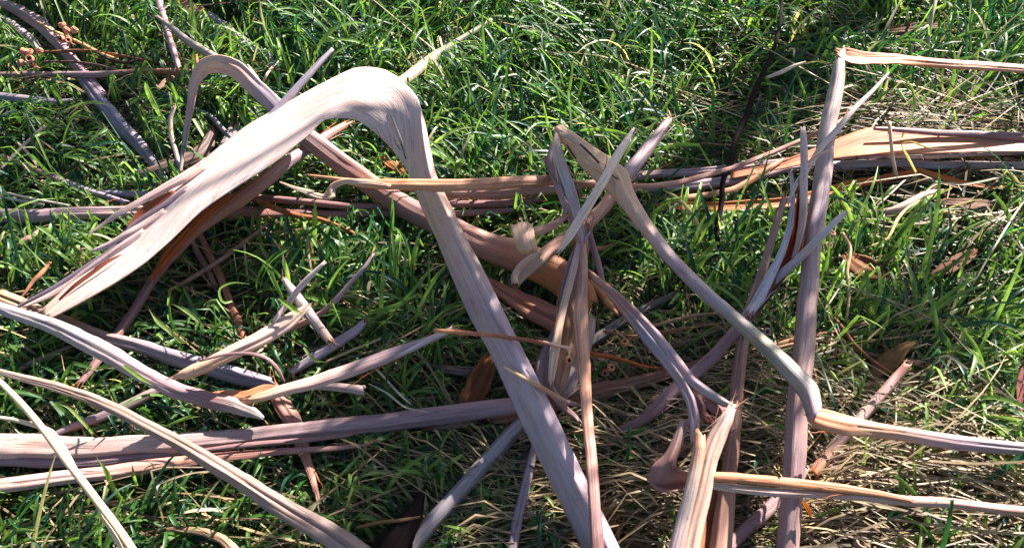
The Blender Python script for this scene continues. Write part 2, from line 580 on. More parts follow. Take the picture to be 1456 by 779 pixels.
def sheet(label, rows, tint=LILAC, inn=ORANGE, face='out', thick=0.0022, name='bark_strip', cat='bark strip', group=None,
          parent=None, nu=60, nv=24, ridge=0.0015, press=True, tear=0.0):
    """rows: stations, each a list of (px, py, h) across the sheet"""
    SEED[0] += 1
    sd = SEED[0] * 3.17
    st = np.array([[[c[0], c[1], c[2]] for c in r] for r in rows], float)
    k, w = st.shape[:2]
    def across(r):
        r = np.array(r); t = np.linspace(0, len(r) - 1, nv); q = np.stack([np.interp(t, range(len(r)), r[:, a]) for a in range(3)], 1)
        for _ in range(5):
            q[1:-1] = q[1:-1] * .6 + (q[:-2] + q[2:]) * .2
        return q
    mid = np.stack([across(st[i]) for i in range(k)])       # k x nv x 3
    cen = [[*mid[i].mean(axis=0)] for i in range(k)]
    out = np.zeros((nu, nv, 3))
    for j in range(nv):
        rr = np.concatenate([np.array(cen)[:, :2], mid[:, j, :]], axis=1)
        out[:, j, :] = catmull(rr, nu, .35)[:, 2:]
    P = np.zeros((nu, nv, 3))
    for i in range(nu):
        for j in range(nv):
            P[i, j] = at(*out[i, j])
    tw = P[nu // 2, nv // 2]
    nn = np.cross(P[nu // 2, -1] - P[nu // 2, 0], P[min(nu // 2 + 3, nu - 1), nv // 2] - P[nu // 2 - 3, nv // 2])
    if nn.dot(np.array(CP) - tw) < 0:
        P = P[:, ::-1].copy()
    if tear:
        lv = 0.0
        for j in range(nv):
            if j % 3 == 0: lv = random.Random(SEED[0] * 50 + j).uniform(-.2, 1.0)
            T = P[0, j] - P[3, j]; T /= max(np.linalg.norm(T), 1e-6)
            for i in range(6):
                P[i, j] += T * lv * tear * (1 - i / 6.0)
    du = np.gradient(P, axis=0); dv = np.gradient(P, axis=1)
    N = np.cross(dv, du); N /= np.maximum(np.linalg.norm(N, axis=2, keepdims=True), 1e-9)
    L = np.concatenate([[0], np.cumsum(np.linalg.norm(np.diff(P.mean(axis=1), axis=0), axis=1))])
    UV = np.zeros((nu, nv, 2))
    for i in range(nu):
        wv = np.concatenate([[0], np.cumsum(np.linalg.norm(np.diff(P[i], axis=0), axis=1))])
        for j in range(nv):
            P[i, j] += N[i, j] * ridge * (mnoise.noise((j * 0.35, L[i] * 4, sd)) + .5 * mnoise.noise((j * 0.9, L[i] * 11, sd)))
            UV[i, j] = (L[i] + sd, wv[j])
        if press:
            CEIL.append((*P[i].mean(axis=0)[:2], P[i][:, 2].min() - 0.01, np.linalg.norm(P[i, 0] - P[i, -1]) * .5))
    cols = colour_rows(tint, nu)[:, None, :].repeat(nv, axis=1)
    inc = colour_rows(inn, nu)[:, None, :].repeat(nv, axis=1)
    return shell(name, P, cols, UV, thick, face == 'in', parent, label, cat, group, inc)


# ------------------------------------------------------------------ the great bent strip in the middle
ARCH = 'great bent strip'
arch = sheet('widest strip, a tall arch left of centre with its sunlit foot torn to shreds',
    [[(60, 440, 0.071), (63, 445, 0.09), (67, 450, 0.107), (70, 454, 0.111)],
     [(98, 404, 0.086), (103, 413, 0.107), (109, 423, 0.126), (114, 431, 0.129)],
     [(140, 368, 0.095), (148, 379, 0.122), (158, 392, 0.144), (166, 401, 0.148)],
     [(180, 336, 0.103), (188, 347, 0.134), (198, 361, 0.157), (207, 373, 0.162)],
     [(216, 300, 0.112), (224, 312, 0.145), (234, 328, 0.172), (244, 341, 0.176)],
     [(248, 264, 0.12), (260, 278, 0.16), (272, 292, 0.191), (284, 302, 0.197)],
     [(296, 222, 0.131), (310, 240, 0.182), (324, 258, 0.217), (336, 266, 0.223)],
     [(350, 180, 0.15), (366, 202, 0.208), (384, 224, 0.251), (392, 230, 0.253)],
     [(405, 149, 0.172), (420, 170, 0.238), (436, 188, 0.277), (436, 194, 0.276)],
     [(455, 121, 0.211), (468, 136, 0.267), (474, 152, 0.29), (464, 170, 0.282)],
     [(505, 97, 0.258), (512, 116, 0.295), (508, 148, 0.296), (504, 170, 0.269)],
     [(548, 100, 0.278), (566, 118, 0.3), (556, 148, 0.286), (532, 188, 0.25)],
     [(574, 117, 0.288), (588, 132, 0.305), (574, 166, 0.28), (552, 207, 0.238)],
     [(593, 142, 0.29), (598, 150, 0.298), (586, 186, 0.268), (568, 226, 0.228)],
     [(603, 170, 0.29), (600, 178, 0.296), (591, 208, 0.262), (578, 240, 0.222)],
     [(610, 205, 0.284), (604, 212, 0.29), (596, 232, 0.256), (584, 253, 0.218)],
     [(620, 248, 0.27), (612, 252, 0.279), (602, 258, 0.25), (590, 266, 0.212)],
     [(632, 275, 0.256), (622, 279, 0.267), (611, 282, 0.244), (597, 288, 0.204)],
     [(645, 300, 0.234), (634, 303, 0.246), (619, 307, 0.222), (607, 310, 0.19)],
     [(658, 330, 0.224), (647, 333, 0.236), (633, 337, 0.212), (621, 340, 0.18)],
     [(685, 380, 0.204), (672, 384, 0.216), (656, 390, 0.192), (643, 394, 0.16)],
     [(713, 437, 0.185), (700, 441, 0.197), (682, 446, 0.173), (668, 450, 0.141)],
     [(740, 491, 0.169), (727, 494, 0.181), (711, 498, 0.157), (697, 502, 0.125)],
     [(787, 584, 0.145), (773, 587, 0.157), (754, 591, 0.133), (739, 594, 0.101)],
     [(832, 680, 0.12), (818, 683, 0.132), (800, 687, 0.108), (785, 690, 0.076)],
     [(882, 782, 0.093), (867, 784, 0.105), (848, 787, 0.081), (832, 790, 0.049)],
     [(890, 800, 0.088), (875, 802, 0.1), (857, 805, 0.076), (841, 808, 0.044)],
     [(925, 875, 0.062), (912, 880, 0.073), (892, 884, 0.05), (872, 890, 0.02)],
     [(960, 950, 0.045), (950, 953, 0.055), (935, 957, 0.035), (918, 962, 0.015)]],
    tint=[(.60, .44, .38), (.62, .50, .46), (.62, .50, .46), (.62, .50, .46), (.60, .47, .43), (.60, .46, .41), (.50, .36, .31), (.46, .35, .36), (.45, .36, .39), (.45, .36, .39), (.45, .345, .37), (.44, .33, .345)],  # sunlit left limb tinted paler, shaded right limb darker: light put into the colour
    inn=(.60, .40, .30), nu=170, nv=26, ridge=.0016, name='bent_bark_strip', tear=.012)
strip('', [(292, 232, 0.165, 16), (262, 252, 0.157, 16), (232, 268, 0.147, 13), (200, 286, 0.136, 11), (168, 304, 0.129, 9), (146, 319, 0.121, 5), (125, 333, 0.117, 2)], curl=60, tint=(.58, .44, .40), torn=.3, name='torn_strand', parent=arch)
strip('', [(248, 272, 0.155, 5), (226, 286, 0.144, 13, -70), (200, 304, 0.132, 13, -60), (180, 326, 0.129, 4)], curl=-70, face='in', inn=(.30, .10, .06), tint=PINK, name='inner_fold', torn=.3, parent=arch)
strip('', [(268, 268, 0.166, 12), (246, 284, 0.155, 14), (222, 300, 0.144, 14), (192, 320, 0.132, 12), (162, 344, 0.121, 4)], curl=90, tint=LILAC, name='torn_strand', torn=.5, parent=arch)
strip('', [(236, 300, 0.155, 12), (205, 320, 0.144, 12), (180, 334, 0.136, 12), (158, 346, 0.125, 10), (130, 357, 0.114, 4)], curl=80, tint=(.60, .47, .43), name='torn_strand', torn=.6, parent=arch)
strip('', [(205, 330, 0.144, 14), (170, 352, 0.132, 13), (140, 374, 0.121, 12), (108, 396, 0.110, 10), (70, 420, 0.102, 8), (34, 436, 0.099, 3)], curl=90, tint=(.56, .43, .40), name='torn_strand', torn=.6, parent=arch)
strip('', [(178, 342, 0.129, 10), (150, 362, 0.121, 10), (115, 384, 0.114, 9), (75, 410, 0.106, 8), (36, 430, 0.099, 5), (10, 444, 0.095, 2)], curl=120, tint=(.24, .19, .23), name='torn_strand', torn=.6, parent=arch)
strip('', [(172, 362, 0.144, 2), (150, 374, 0.140, 6), (128, 390, 0.132, 7), (104, 408, 0.125, 6), (84, 426, 0.115, 3)], curl=-60, face='in', inn=(.30, .11, .07), tint=RUST, name='inner_fold', torn=.3, parent=arch, thick=.001)
for a in ([(556, 164, .300, 2), (563, 182, .292, 4), (571, 204, .278, 4.5), (577, 226, .258, 2)], [(560, 196, .270, 2), (565, 205, .266, 4), (569, 213, .260, 2)]):
    strip('', a, curl=20, tint=(.03, .02, .02), inn=(.03, .02, .02), name='crack', torn=0, parent=arch, press=False, thick=.001, ridge=0, rag=.3)
strip('long furled strip lying along the underside of the great arch',
    [(494, 174, .10, 10), (470, 188, .11, 14), (440, 205, .12, 18), (405, 228, .13, 22), (370, 256, .135, 24), (334, 284, .13, 26), (300, 308, .12, 22), (270, 332, .11, 20), (240, 366, .10, 18), (218, 396, .09, 14), (190, 440, .085, 14), (160, 482, .08, 13), (135, 515, .075, 12), (112, 545, .07, 8)], lean=0.2,
    tint=[PINK, LILAC, PINK, PINK, MAUVE, MAUVE, MAUVE], inn=RUST, curl=175)
strip('open rust red trough of bark below the foot of the great arch',
    [(330, 280, .155, 4), (308, 294, .152, 14, 30), (285, 313, .145, 16, 30), (262, 338, .135, 16, 20), (240, 362, .12, 18, 10), (228, 380, .105, 12, 0), (216, 398, .10, 4)],
    face='in', inn=RUST, tint=PINK, curl=-120, torn=.3)
strip('lilac stick of rolled bark poking up behind the left limb of the great arch',
    [(473, 69, .22, 5), (458, 84, .215, 8), (438, 106, .205, 10), (415, 132, .19, 12), (395, 155, .175, 14), (372, 182, .16, 14), (350, 205, .14, 14)], tint=BLUEGREY, curl=240, torn=.4)
strip('pale mossy stick reaching up to the right from behind the top of the great arch',
    [(700, 26, .09, 5), (680, 40, .09, 8), (650, 58, .09, 10), (622, 76, .09, 14), (598, 94, .10, 16), (578, 108, .11, 18), (560, 122, .11, 16)], tint=[(.34, .33, .27), (.40, .37, .31), (.5, .43, .36)], curl=230, rag=.1)

# the small arch at the upper left and its long log
strip('smaller arched strip at upper left, its tail passing under the great arch',
    [(256, 246, .06, 5, 80), (259, 222, .08, 7, 80), (264, 188, .115, 9, 90), (270, 150, .155, 11, 90), (276, 118, .19, 15, 80), (291, 96, .215, 24, 70), (313, 91, .23, 30, 60), (336, 100, .225, 32, 80), (356, 122, .20, 30, 110), (385, 150, .17, 30, 140), (420, 190, .14, 30, 170), (452, 215, .125, 31, 180), (500, 250, .11, 33, 180), (550, 284, .10, 35, 180), (600, 314, .10, 38, 180), (650, 338, .10, 42, 180), (700, 360, .10, 48, 180), (745, 378, .10, 52, 180), (785, 398, .09, 56, 170), (818, 420, .08, 54, 150), (836, 440, .07, 36, 120)], lean=-0.55,
    tint=[GREY, LILAC, CREAM, BLUEGREY, LILAC, PINK, MAUVE, (.40, .25, .21), (.44, .22, .14), (.46, .20, .11)], inn=CREAM, torn=.15, rag=.03, name='bent_bark_strip', seg=17)
strip('short forked grey strip hanging beside the leg of the smaller arch',
    [(249, 150, .12, 4), (242, 168, .11, 6), (243, 192, .095, 7), (250, 215, .075, 6), (256, 240, .06, 4)], tint=GREY, curl=120)
strip('thin grey branch running from the top edge to the shoulder of the smaller arch',
    [(222, 22, .12, 3), (245, 38, .13, 8), (272, 58, .14, 11), (298, 74, .15, 12), (325, 92, .16, 10)], tint=GREY, curl=200)
strip('slim lilac strip falling straight from the top edge left of the smaller arch',
    [(224, -10, .10, 11), (232, 20, .10, 11), (240, 50, .10, 9), (248, 76, .095, 9), (254, 96, .09, 8)], tint=LILAC, curl=160)
strip('brown curled bark lying in the grass between the two arches',
    [(196, 246, .05, 6), (225, 240, .055, 18), (255, 230, .06, 24), (282, 218, .06, 26), (298, 200, .06, 20), (304, 182, .06, 12)], tint=(.24, .17, .15), inn=BROWN, curl=120)
strip('grey flake of bark standing beside the brown curled piece under the small arch',
    [(318, 222, .055, 26), (328, 200, .06, 24), (334, 178, .06, 14)], tint=(.30, .25, .25), curl=60)
strip('thin dark forked stick crossing behind the leg of the smaller arch',
    [(222, 126, .06, 4), (248, 140, .07, 5), (275, 153, .075, 6), (300, 165, .08, 8), (318, 184, .075, 8), (338, 204, .06, 6)], tint=(.26, .24, .27), curl=240)

# top left corner
strip('grooved double roll of bark coming out of the top left corner, upper half',
    [(-14, -4, .07, 13), (20, 14, .07, 18), (50, 32, .07, 20), (80, 62, .065, 18), (112, 98, .06, 15), (140, 132, .055, 14)], lean=-0.3, tint=LILAC, groove=.14, curl=190)
strip('narrow strip beside the double roll in the top left corner',
    [(-14, 16, .065, 10), (15, 32, .065, 12), (42, 52, .06, 13), (58, 74, .055, 8)], tint=(.40, .33, .34))
strip('grooved double roll running down through grass below the long level brown stick',
    [(110, 108, .055, 14), (130, 136, .055, 20), (152, 162, .055, 22), (176, 188, .055, 22), (200, 214, .055, 18), (222, 240, .05, 12), (234, 256, .045, 7)], lean=-0.4, tint=BLUEGREY, groove=.2, curl=190)
strip('long level brown stick across the upper left with a rust patch at its left end',
    [(-14, 105, .075, 12), (30, 104, .08, 11), (80, 104, .08, 10), (130, 104, .08, 10), (190, 101, .08, 9), (240, 99, .08, 10), (282, 101, .08, 8)], tint=[ORANGE, (.32, .22, .2), (.30, .22, .21), LILAC, TAN, PINK], curl=220)
strip('short lilac stick with a broken end at the left edge, under the level brown stick',
    [(-14, 134, .06, 12), (20, 138, .065, 14), (50, 141, .065, 12), (80, 144, .06, 10), (100, 143, .06, 9)], tint=BLUEGREY, curl=200)
strip('narrow pink strip slanting down from the left edge above the large level log',
    [(-14, 216, .06, 9), (30, 232, .065, 10), (75, 250, .065, 11), (115, 266, .065, 9), (150, 277, .06, 7), (178, 286, .06, 5)], tint=[BLUEGREY, PINK, PINK, BLUEGREY, BLUEGREY])
strip('grey twig tilted up to the right near the left edge', [(0, 241, .07, 3), (30, 210, .09, 4), (64, 178, .10, 4)], tint=GREY, curl=200, name='bark_sliver', cat='bark sliver')
strip('short pale sliver crossing the grey tilted twig near the left edge', [(26, 204, .09, 3), (40, 218, .085, 4), (53, 236, .08, 3)], tint=CREAM, curl=90, name='bark_sliver', cat='bark sliver')
strip('sloping grey strip half buried in grass at the top, above the smaller arch',
    [(268, 6, .05, 12), (300, 22, .055, 14), (330, 44, .055, 14), (360, 66, .05, 12), (392, 88, .05, 10), (420, 104, .045, 6)], tint=(.36, .32, .33), curl=140)
strip('brown leaf shaped flake at the top edge above the smaller arch', [(248, -6, .05, 10), (264, 6, .055, 24), (284, 16, .055, 22), (298, 26, .05, 6)], tint=(.34, .2, .15), curl=50, name='dead_leaf', cat='leaf', torn=.2)

# the level bundle left to right
strip('thick level log of bark passing behind the foot of the great arch',
    [(-16, 302, .07, 24), (40, 303, .075, 24), (90, 301, .075, 23), (140, 300, .075, 22), (200, 299, .075, 22), (260, 300, .075, 20), (330, 302, .07, 18), (400, 301, .07, 16), (440, 300, .07, 12)], tint=[(.50, .36, .28), LILAC, LILAC, (.50, .36, .30), PINK, MAUVE], torn=.5)
strip('blue grey roll in shade just above the thick level log', [(150, 273, .055, 8), (190, 275, .06, 11), (225, 277, .06, 11), (262, 276, .055, 8)], tint=(.24, .24, .29))
strip('upper mauve strip of the level bundle passing under the great arch',
    [(345, 276, .08, 6), (390, 281, .085, 10), (440, 286, .085, 11), (500, 292, .085, 11), (570, 292, .08, 12), (640, 288, .08, 12), (710, 288, .08, 12), (770, 282, .08, 8)], tint=MAUVE, group=None)
strip('lower brown strip of the level bundle passing under the great arch',
    [(330, 296, .06, 10), (400, 300, .065, 14), (470, 303, .065, 14), (540, 301, .065, 12), (610, 304, .065, 12), (690, 300, .065, 10), (740, 297, .06, 6)], tint=(.33, .23, .22))
strip('dark pink roll directly beneath the orange level blade at centre',
    [(575, 268, .095, 8), (640, 276, .10, 13), (700, 276, .10, 18), (750, 271, .10, 20), (795, 268, .10, 20), (840, 262, .095, 14), (900, 258, .09, 12)], lean=-0.4, tint=(.38, .24, .21))
strip('knotty rust twig lying on the level bundle left of the great arch right limb',
    [(352, 278, .09, 3), (374, 288, .095, 7), (400, 298, .10, 7), (425, 306, .095, 8), (452, 310, .09, 6), (480, 320, .085, 5), (505, 332, .08, 3)], tint=(.34, .16, .10), curl=260, name='twig', cat='twig')
strip('upper lilac roll of the level bundle right of the centre knot',
    [(880, 254, .09, 10), (925, 246, .09, 13), (975, 243, .09, 14), (1030, 238, .09, 12), (1075, 233, .085, 11), (1130, 226, .085, 10), (1175, 224, .08, 9)], tint=[MAUVE, LILAC, MAUVE, MAUVE], groove=.1)
strip('lower lilac roll of the level bundle between the centre knot and the tall pole',
    [(895, 268, .075, 12), (940, 264, .08, 15), (990, 260, .08, 16), (1040, 254, .08, 16), (1085, 246, .08, 15), (1120, 238, .075, 14), (1160, 232, .075, 13)], tint=LILAC, groove=.12)
strip('long tan orange blade, pointed at left, lying level across the great arch right limb',
    [(437, 249, .31, 2), (468, 253, .31, 5), (500, 258, .31, 11), (540, 261, .31, 16), (590, 262, .305, 18), (650, 262, .295, 19), (710, 260, .27, 19), (755, 257, .25, 18), (790, 255, .235, 16), (812, 258, .23, 12)],
    tint=[TAN, (.48, .27, .175), (.46, .25, .17), (.44, .24, .17)], curl=110, torn=.2, up=.2)
strip('small twisted ribbon curling off the left tip of the orange level blade',
    [(398, 259, .28, 2, 60), (418, 267, .285, 5, 60), (440, 274, .29, 10, 60), (458, 280, .295, 10, 60), (470, 276, .30, 16, 60, 20), (474, 266, .305, 14, 60, 60), (488, 259, .31, 8, 60, 40), (520, 259, .312, 7, 60), (556, 264, .31, 3, 60)], tint=CREAM, inn=TAN, torn=.2)
strip('thin tan ribbon rising from the centre knot to cross the top of the tall pole',
    [(808, 258, .235, 10), (835, 262, .235, 9), (875, 264, .23, 8), (925, 264, .22, 8), (965, 259, .21, 9), (1000, 250, .205, 8), (1045, 237, .20, 7), (1100, 216, .205, 7), (1150, 194, .21, 6), (1186, 177, .215, 5), (1215, 158, .215, 2)], tint=[TAN, PINK, PINK, TAN], curl=130, torn=.2)

# right hand level pieces
sheet('broad strip with an open orange inside running off the right edge',
    [[(1040, 246, .060), (1041, 250, .060), (1040, 254, .060)], [(1110, 229, .078), (1112, 235, .072), (1112, 240, .075)], [(1165, 208, .088), (1168, 220, .082), (1170, 228, .088)], [(1215, 188, .098), (1222, 206, .092), (1222, 222, .100)],
     [(1240, 181, .100), (1250, 204, .093), (1254, 221, .102)], [(1310, 184, .100), (1315, 202, .093), (1318, 219, .102)], [(1380, 187, .098), (1385, 202, .092), (1388, 217, .100)], [(1470, 189, .096), (1474, 203, .090), (1478, 216, .098)]],
    tint=PINK, inn=[(.40, .16, .09), (.44, .16, .085), (.44, .165, .09), (.42, .20, .13), (.38, .22, .18)], face='in', nu=90, nv=14)
strip('rim roll of mauve bark along the top of the broad orange strip at right',
    [(1242, 182, .125, 3), (1270, 183, .125, 7), (1330, 187, .12, 9), (1400, 190, .118, 11), (1475, 194, .115, 14)], tint=MAUVE, curl=200, torn=.1)
strip('grey underside roll between the broad orange strip and the pale grey roll at right',
    [(1188, 222, .075, 8), (1240, 221, .075, 10), (1310, 220, .075, 10), (1390, 217, .075, 9), (1475, 214, .075, 9)], tint=(.34, .28, .29))
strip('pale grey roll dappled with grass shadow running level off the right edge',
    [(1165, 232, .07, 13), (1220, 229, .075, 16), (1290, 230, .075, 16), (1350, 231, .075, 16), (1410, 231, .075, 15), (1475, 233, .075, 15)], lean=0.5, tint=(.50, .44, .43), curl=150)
strip('low orange strip running from the black twig to a kink beyond the tall pole',
    [(935, 296, .055, 5), (975, 294, .06, 12), (1020, 294, .065, 15), (1070, 292, .065, 17), (1120, 288, .065, 17), (1165, 276, .065, 16), (1210, 262, .07, 15), (1255, 255, .075, 13), (1290, 247, .08, 10), (1306, 243, .085, 8), (1330, 250, .08, 9), (1370, 260, .075, 8), (1412, 268, .07, 4)], tint=PINK, inn=(.46, .17, .085), face='in', curl=-70, torn=.4)
strip('narrow tan strip between low orange strip and lilac roll, crossed by the black twig',
    [(935, 292, .07, 3), (975, 281, .075, 9), (1010, 276, .075, 10), (1045, 268, .08, 9), (1075, 252, .09, 9), (1098, 236, .10, 8), (1112, 227, .10, 5)], tint=TAN, curl=100)
strip('orange strip folded at the top of the tall pole, running to the upper right edge',
    [(1192, 74, .295, 12, -60), (1206, 81, .29, 32, -60), (1240, 84, .275, 25, -60), (1300, 85, .25, 21, 90), (1360, 89, .235, 19, 110), (1410, 92, .225, 18, 110), (1475, 96, .21, 18, 110)], lean=.4, tint=[ORANGE, (.46, .2, .12), TAN, (.46, .27, .2), (.46, .29, .22)], inn=ORANGE, torn=.3)
strip('tall pinkish pole of rolled bark standing right of centre',
    [(1199, 68, .30, 8), (1195, 88, .295, 18), (1190, 120, .28, 22), (1182, 165, .26, 24), (1174, 220, .245, 26), (1167, 280, .23, 27), (1160, 340, .215, 28), (1154, 400, .20, 29), (1148, 460, .185, 31), (1142, 520, .17, 32), (1137, 580, .155, 32), (1133, 640, .14, 32), (1129, 700, .125, 32), (1122, 792, .10, 34)], lean=0.1,
    tint=[GREY, (.45, .36, .34), LILAC, (.43, .31, .29), (.43, .30, .27), (.40, .28, .28), (.42, .29, .27), (.44, .29, .26)], curl=200, torn=.3, seg=15)
strip('curl of pale torn bark low in the grass right of the tall pole',
    [(1250, 302, .06, 6), (1275, 296, .075, 14), (1300, 286, .085, 18), (1320, 275, .09, 14), (1334, 272, .09, 5)], tint=(.52, .40, .33), curl=120, torn=1.6)
strip('small pale scroll of bark under the tan leaf right of the tall pole', [(1232, 352, .05, 2), (1262, 340, .07, 3), (1276, 312, .085, 4), (1290, 296, .09, 3), (1352, 268, .09, 2)], tint=STRAWC, curl=120, name='twig', cat='twig')

# centre knot
sheet('olive grey folded lobe of bark at the head of the central bent strip',
    [[(787, 186, .340), (790, 181, .348), (795, 178, .348), (799, 178, .342)], [(797, 200, .328), (806, 194, .345), (814, 190, .345), (820, 192, .335)],
     [(818, 228, .305), (828, 218, .325), (838, 208, .322), (846, 210, .310)], [(842, 254, .280), (854, 240, .305), (866, 226, .298), (876, 230, .285)],
     [(862, 272, .260), (874, 260, .283), (888, 240, .282), (894, 248, .268)], [(878, 288, .245), (887, 280, .265), (897, 264, .262), (900, 270, .252)],
     [(902, 318, .228), (909, 312, .244), (917, 305, .242), (921, 308, .232)],
     [(941, 367, .210), (948, 362, .224), (955, 357, .222), (959, 360, .212)], [(990, 418, .195), (997, 413, .211), (1004, 407, .209), (1008, 409, .198)],
     [(1048, 468, .190), (1055, 463, .207), (1063, 457, .206), (1067, 459, .194)], [(1098, 518, .195), (1107, 511, .214), (1117, 504, .213), (1121, 506, .200)],
     [(1138, 566, .200), (1147, 557, .221), (1158, 547, .221), (1162, 549, .208)], [(1150, 600, .200), (1158, 594, .225), (1166, 582, .228), (1169, 578, .215)]],
    tint=[(.54, .37, .28), (.54, .39, .29), (.52, .36, .28), (.50, .36, .31), LILAC, (.37, .32, .33), GREEN_GREY, (.36, .34, .30), LILAC], inn=TAN, name='bent_bark_strip', nu=130, nv=16)
LOBE = bpy.data.objects[[o.name for o in bpy.data.objects if o.get('label', '').startswith('olive grey folded')][0]]
for a in ([(818, 200, .345, 2), (830, 210, .334, 4), (842, 222, .322, 4.5), (852, 232, .312, 3)], [(806, 206, .335, 2), (812, 216, .322, 3), (819, 226, .312, 2)], [(868, 248, .296, 2), (878, 254, .284, 3), (888, 257, .272, 2)]):
    strip('', a, curl=-60, tint=DARK, inn=(.10, .07, .05), name='crack', torn=0, parent=LOBE, press=False, thick=.001)
strip('', [(797, 190, .352, 4), (806, 192, .358, 9), (816, 196, .356, 11), (822, 204, .348, 8), (816, 208, .342, 3)], curl=60, tint=CREAM, inn=TAN, name='torn_flap', torn=.5, parent=LOBE)
strip('pale elbow of bark continuing the central bent strip from the pole to the right edge',
    [(1150, 590, .205, 20, 60), (1170, 597, .20, 34, 60), (1200, 602, .19, 34, 80), (1235, 606, .18, 26, 110), (1275, 611, .17, 22, 160), (1320, 620, .16, 23, 170), (1360, 627, .15, 24, 170), (1410, 630, .14, 21, 170), (1475, 636, .13, 20, 170)],
    tint=[(.46, .24, .15), (.44, .28, .20), LILAC, (.37, .32, .32), (.37, .33, .33)], torn=.3)
strip('long thin orange pink strip hanging straight down through the centre knot to the bottom edge',
    [(806, 268, .25, 10), (816, 296, .235, 14), (824, 330, .22, 14), (829, 370, .205, 14), (828, 415, .19, 16), (826, 450, .18, 22), (829, 490, .17, 20), (832, 540, .17, 18), (837, 600, .17, 17), (842, 660, .175, 17), (846, 720, .17, 17), (850, 792, .16, 20)], lean=0.2,
    tint=[PINK, (.44, .27, .23), (.50, .30, .23), (.54, .31, .22), (.50, .29, .24), MAUVE, PINK, (.5, .31, .25)], curl=110, ridge=.05)
strip('grey ribbon dropping from the peak of the central bent strip into the knot',
    [(794, 184, .345, 8), (792, 205, .335, 13), (796, 228, .315, 15), (804, 250, .29, 16), (813, 276, .27, 16), (822, 310, .245, 13), (829, 345, .22, 8)], tint=[CREAM, (.46, .42, .42), LILAC], inn=TAN, curl=80)
strip('second lilac ribbon crossing behind the peak ribbon above the knot',
    [(776, 228, .25, 4), (784, 244, .25, 12), (794, 268, .245, 14), (806, 300, .235, 12), (820, 330, .22, 7)], lean=-0.4, tint=LILAC, groove=.2)
strip('mauve wad of bark wedged under the peak of the central bent strip', [(787, 208, .28, 6), (786, 230, .27, 24), (800, 250, .26, 26), (806, 262, .25, 12)], tint=MAUVE, curl=80)
strip('dark crumpled knot where the orange level blade meets the hanging strip', [(792, 248, .25, 10), (803, 254, .255, 17), (812, 262, .255, 16), (818, 274, .25, 8)], tint=(.26, .16, .13), inn=(.3, .13, .08), curl=60, ridge=.14, torn=1.2)
strip('cream splinter crossing the head of the central bent strip, frayed at its upper tip',
    [(901, 183, .325, 3), (892, 198, .33, 9), (878, 220, .335, 13), (862, 248, .335, 13), (846, 275, .33, 13), (830, 302, .32, 13), (812, 330, .31, 13), (796, 356, .30, 6)], lean=0.9, tint=(.60, .49, .42), curl=130, torn=1.2)
strip('lilac roll slanting from upper right down behind the centre knot',
    [(952, 168, .15, 8), (940, 184, .155, 16), (922, 206, .16, 21), (900, 234, .165, 21), (880, 262, .17, 19), (862, 288, .17, 19), (838, 312, .17, 20), (808, 335, .17, 20), (780, 355, .17, 20), (758, 376, .17, 17), (742, 392, .165, 12), (733, 404, .16, 10)], lean=-0.1,
    tint=[MAUVE, LILAC, LILAC, PINK, (.5, .34, .28), PINK, CREAM, CREAM], groove=.12, curl=210)
strip('rolled tip of cream bark with a dark hole, hanging left of the centre knot',
    [(768, 357, .19, 8), (752, 367, .19, 10), (738, 380, .185, 11), (731, 393, .18, 11), (732, 403, .175, 12)], tint=CREAM, inn=BROWN, curl=330, torn=.1, seg=17)
sheet('broad cream curl of bark standing left of the centre knot, lit like a scroll',
    [[(726, 321, 0.267), (741, 317, 0.281), (757, 319, 0.275)], [(728, 330, 0.275), (744, 327, 0.289), (759, 329, 0.282)], [(732, 344, 0.279), (748, 341, 0.293), (761, 343, 0.285)], [(738, 358, 0.271), (751, 357, 0.285), (763, 354, 0.276)], [(742, 362, 0.255), (753, 361, 0.269), (763, 358, 0.263)]],
    tint=(.48, .33, .25), inn=(.5, .33, .26), nu=24, nv=14, ridge=.0007, tear=.006)
strip('short strip joining the cream curl to the knot', [(752, 330, .255, 10), (768, 327, .255, 14), (786, 320, .25, 13), (806, 306, .24, 8)], tint=[CREAM, PINK, MAUVE], curl=110)
strip('dark layered strip bulging like a boat hull below the knot',
    [(836, 330, .215, 8), (822, 352, .205, 10), (810, 385, .19, 11), (803, 420, .175, 13), (797, 455, .16, 14), (783, 490, .15, 20), (773, 515, .145, 28), (772, 538, .14, 30), (782, 558, .135, 26), (800, 578, .13, 14), (818, 592, .12, 8), (826, 602, .12, 3)],
    tint=[LILAC, (.24, .2, .24), (.26, .2, .22), (.34, .23, .21), (.38, .25, .22)], inn=BROWN, groove=.12, ridge=.08, curl=110)
strip('cream ribbon beside the dark layered strip below the knot',
    [(824, 345, .22, 6), (817, 375, .21, 10), (808, 410, .195, 11), (800, 445, .18, 11), (793, 480, .17, 12), (787, 515, .16, 14), (783, 545, .15, 8)], lean=0.8, tint=[LILAC, CREAM, (.60, .44, .34), CREAM], curl=80)
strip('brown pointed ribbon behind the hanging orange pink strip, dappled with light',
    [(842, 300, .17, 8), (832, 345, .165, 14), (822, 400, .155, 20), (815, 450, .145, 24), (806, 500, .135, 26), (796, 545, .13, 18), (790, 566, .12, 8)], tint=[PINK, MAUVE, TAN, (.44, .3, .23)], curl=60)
strip('lilac fold of bark low behind the hanging strip', [(838, 455, .10, 20), (828, 500, .10, 24), (808, 545, .10, 26), (786, 572, .09, 10)], tint=(.36, .28, .28), curl=90)
strip('frayed mauve strip dropping from the knot to its right', [(836, 318, .20, 6), (842, 345, .19, 9), (850, 372, .18, 10), (856, 396, .17, 8), (862, 412, .165, 3)], tint=MAUVE, curl=100, torn=1.6)
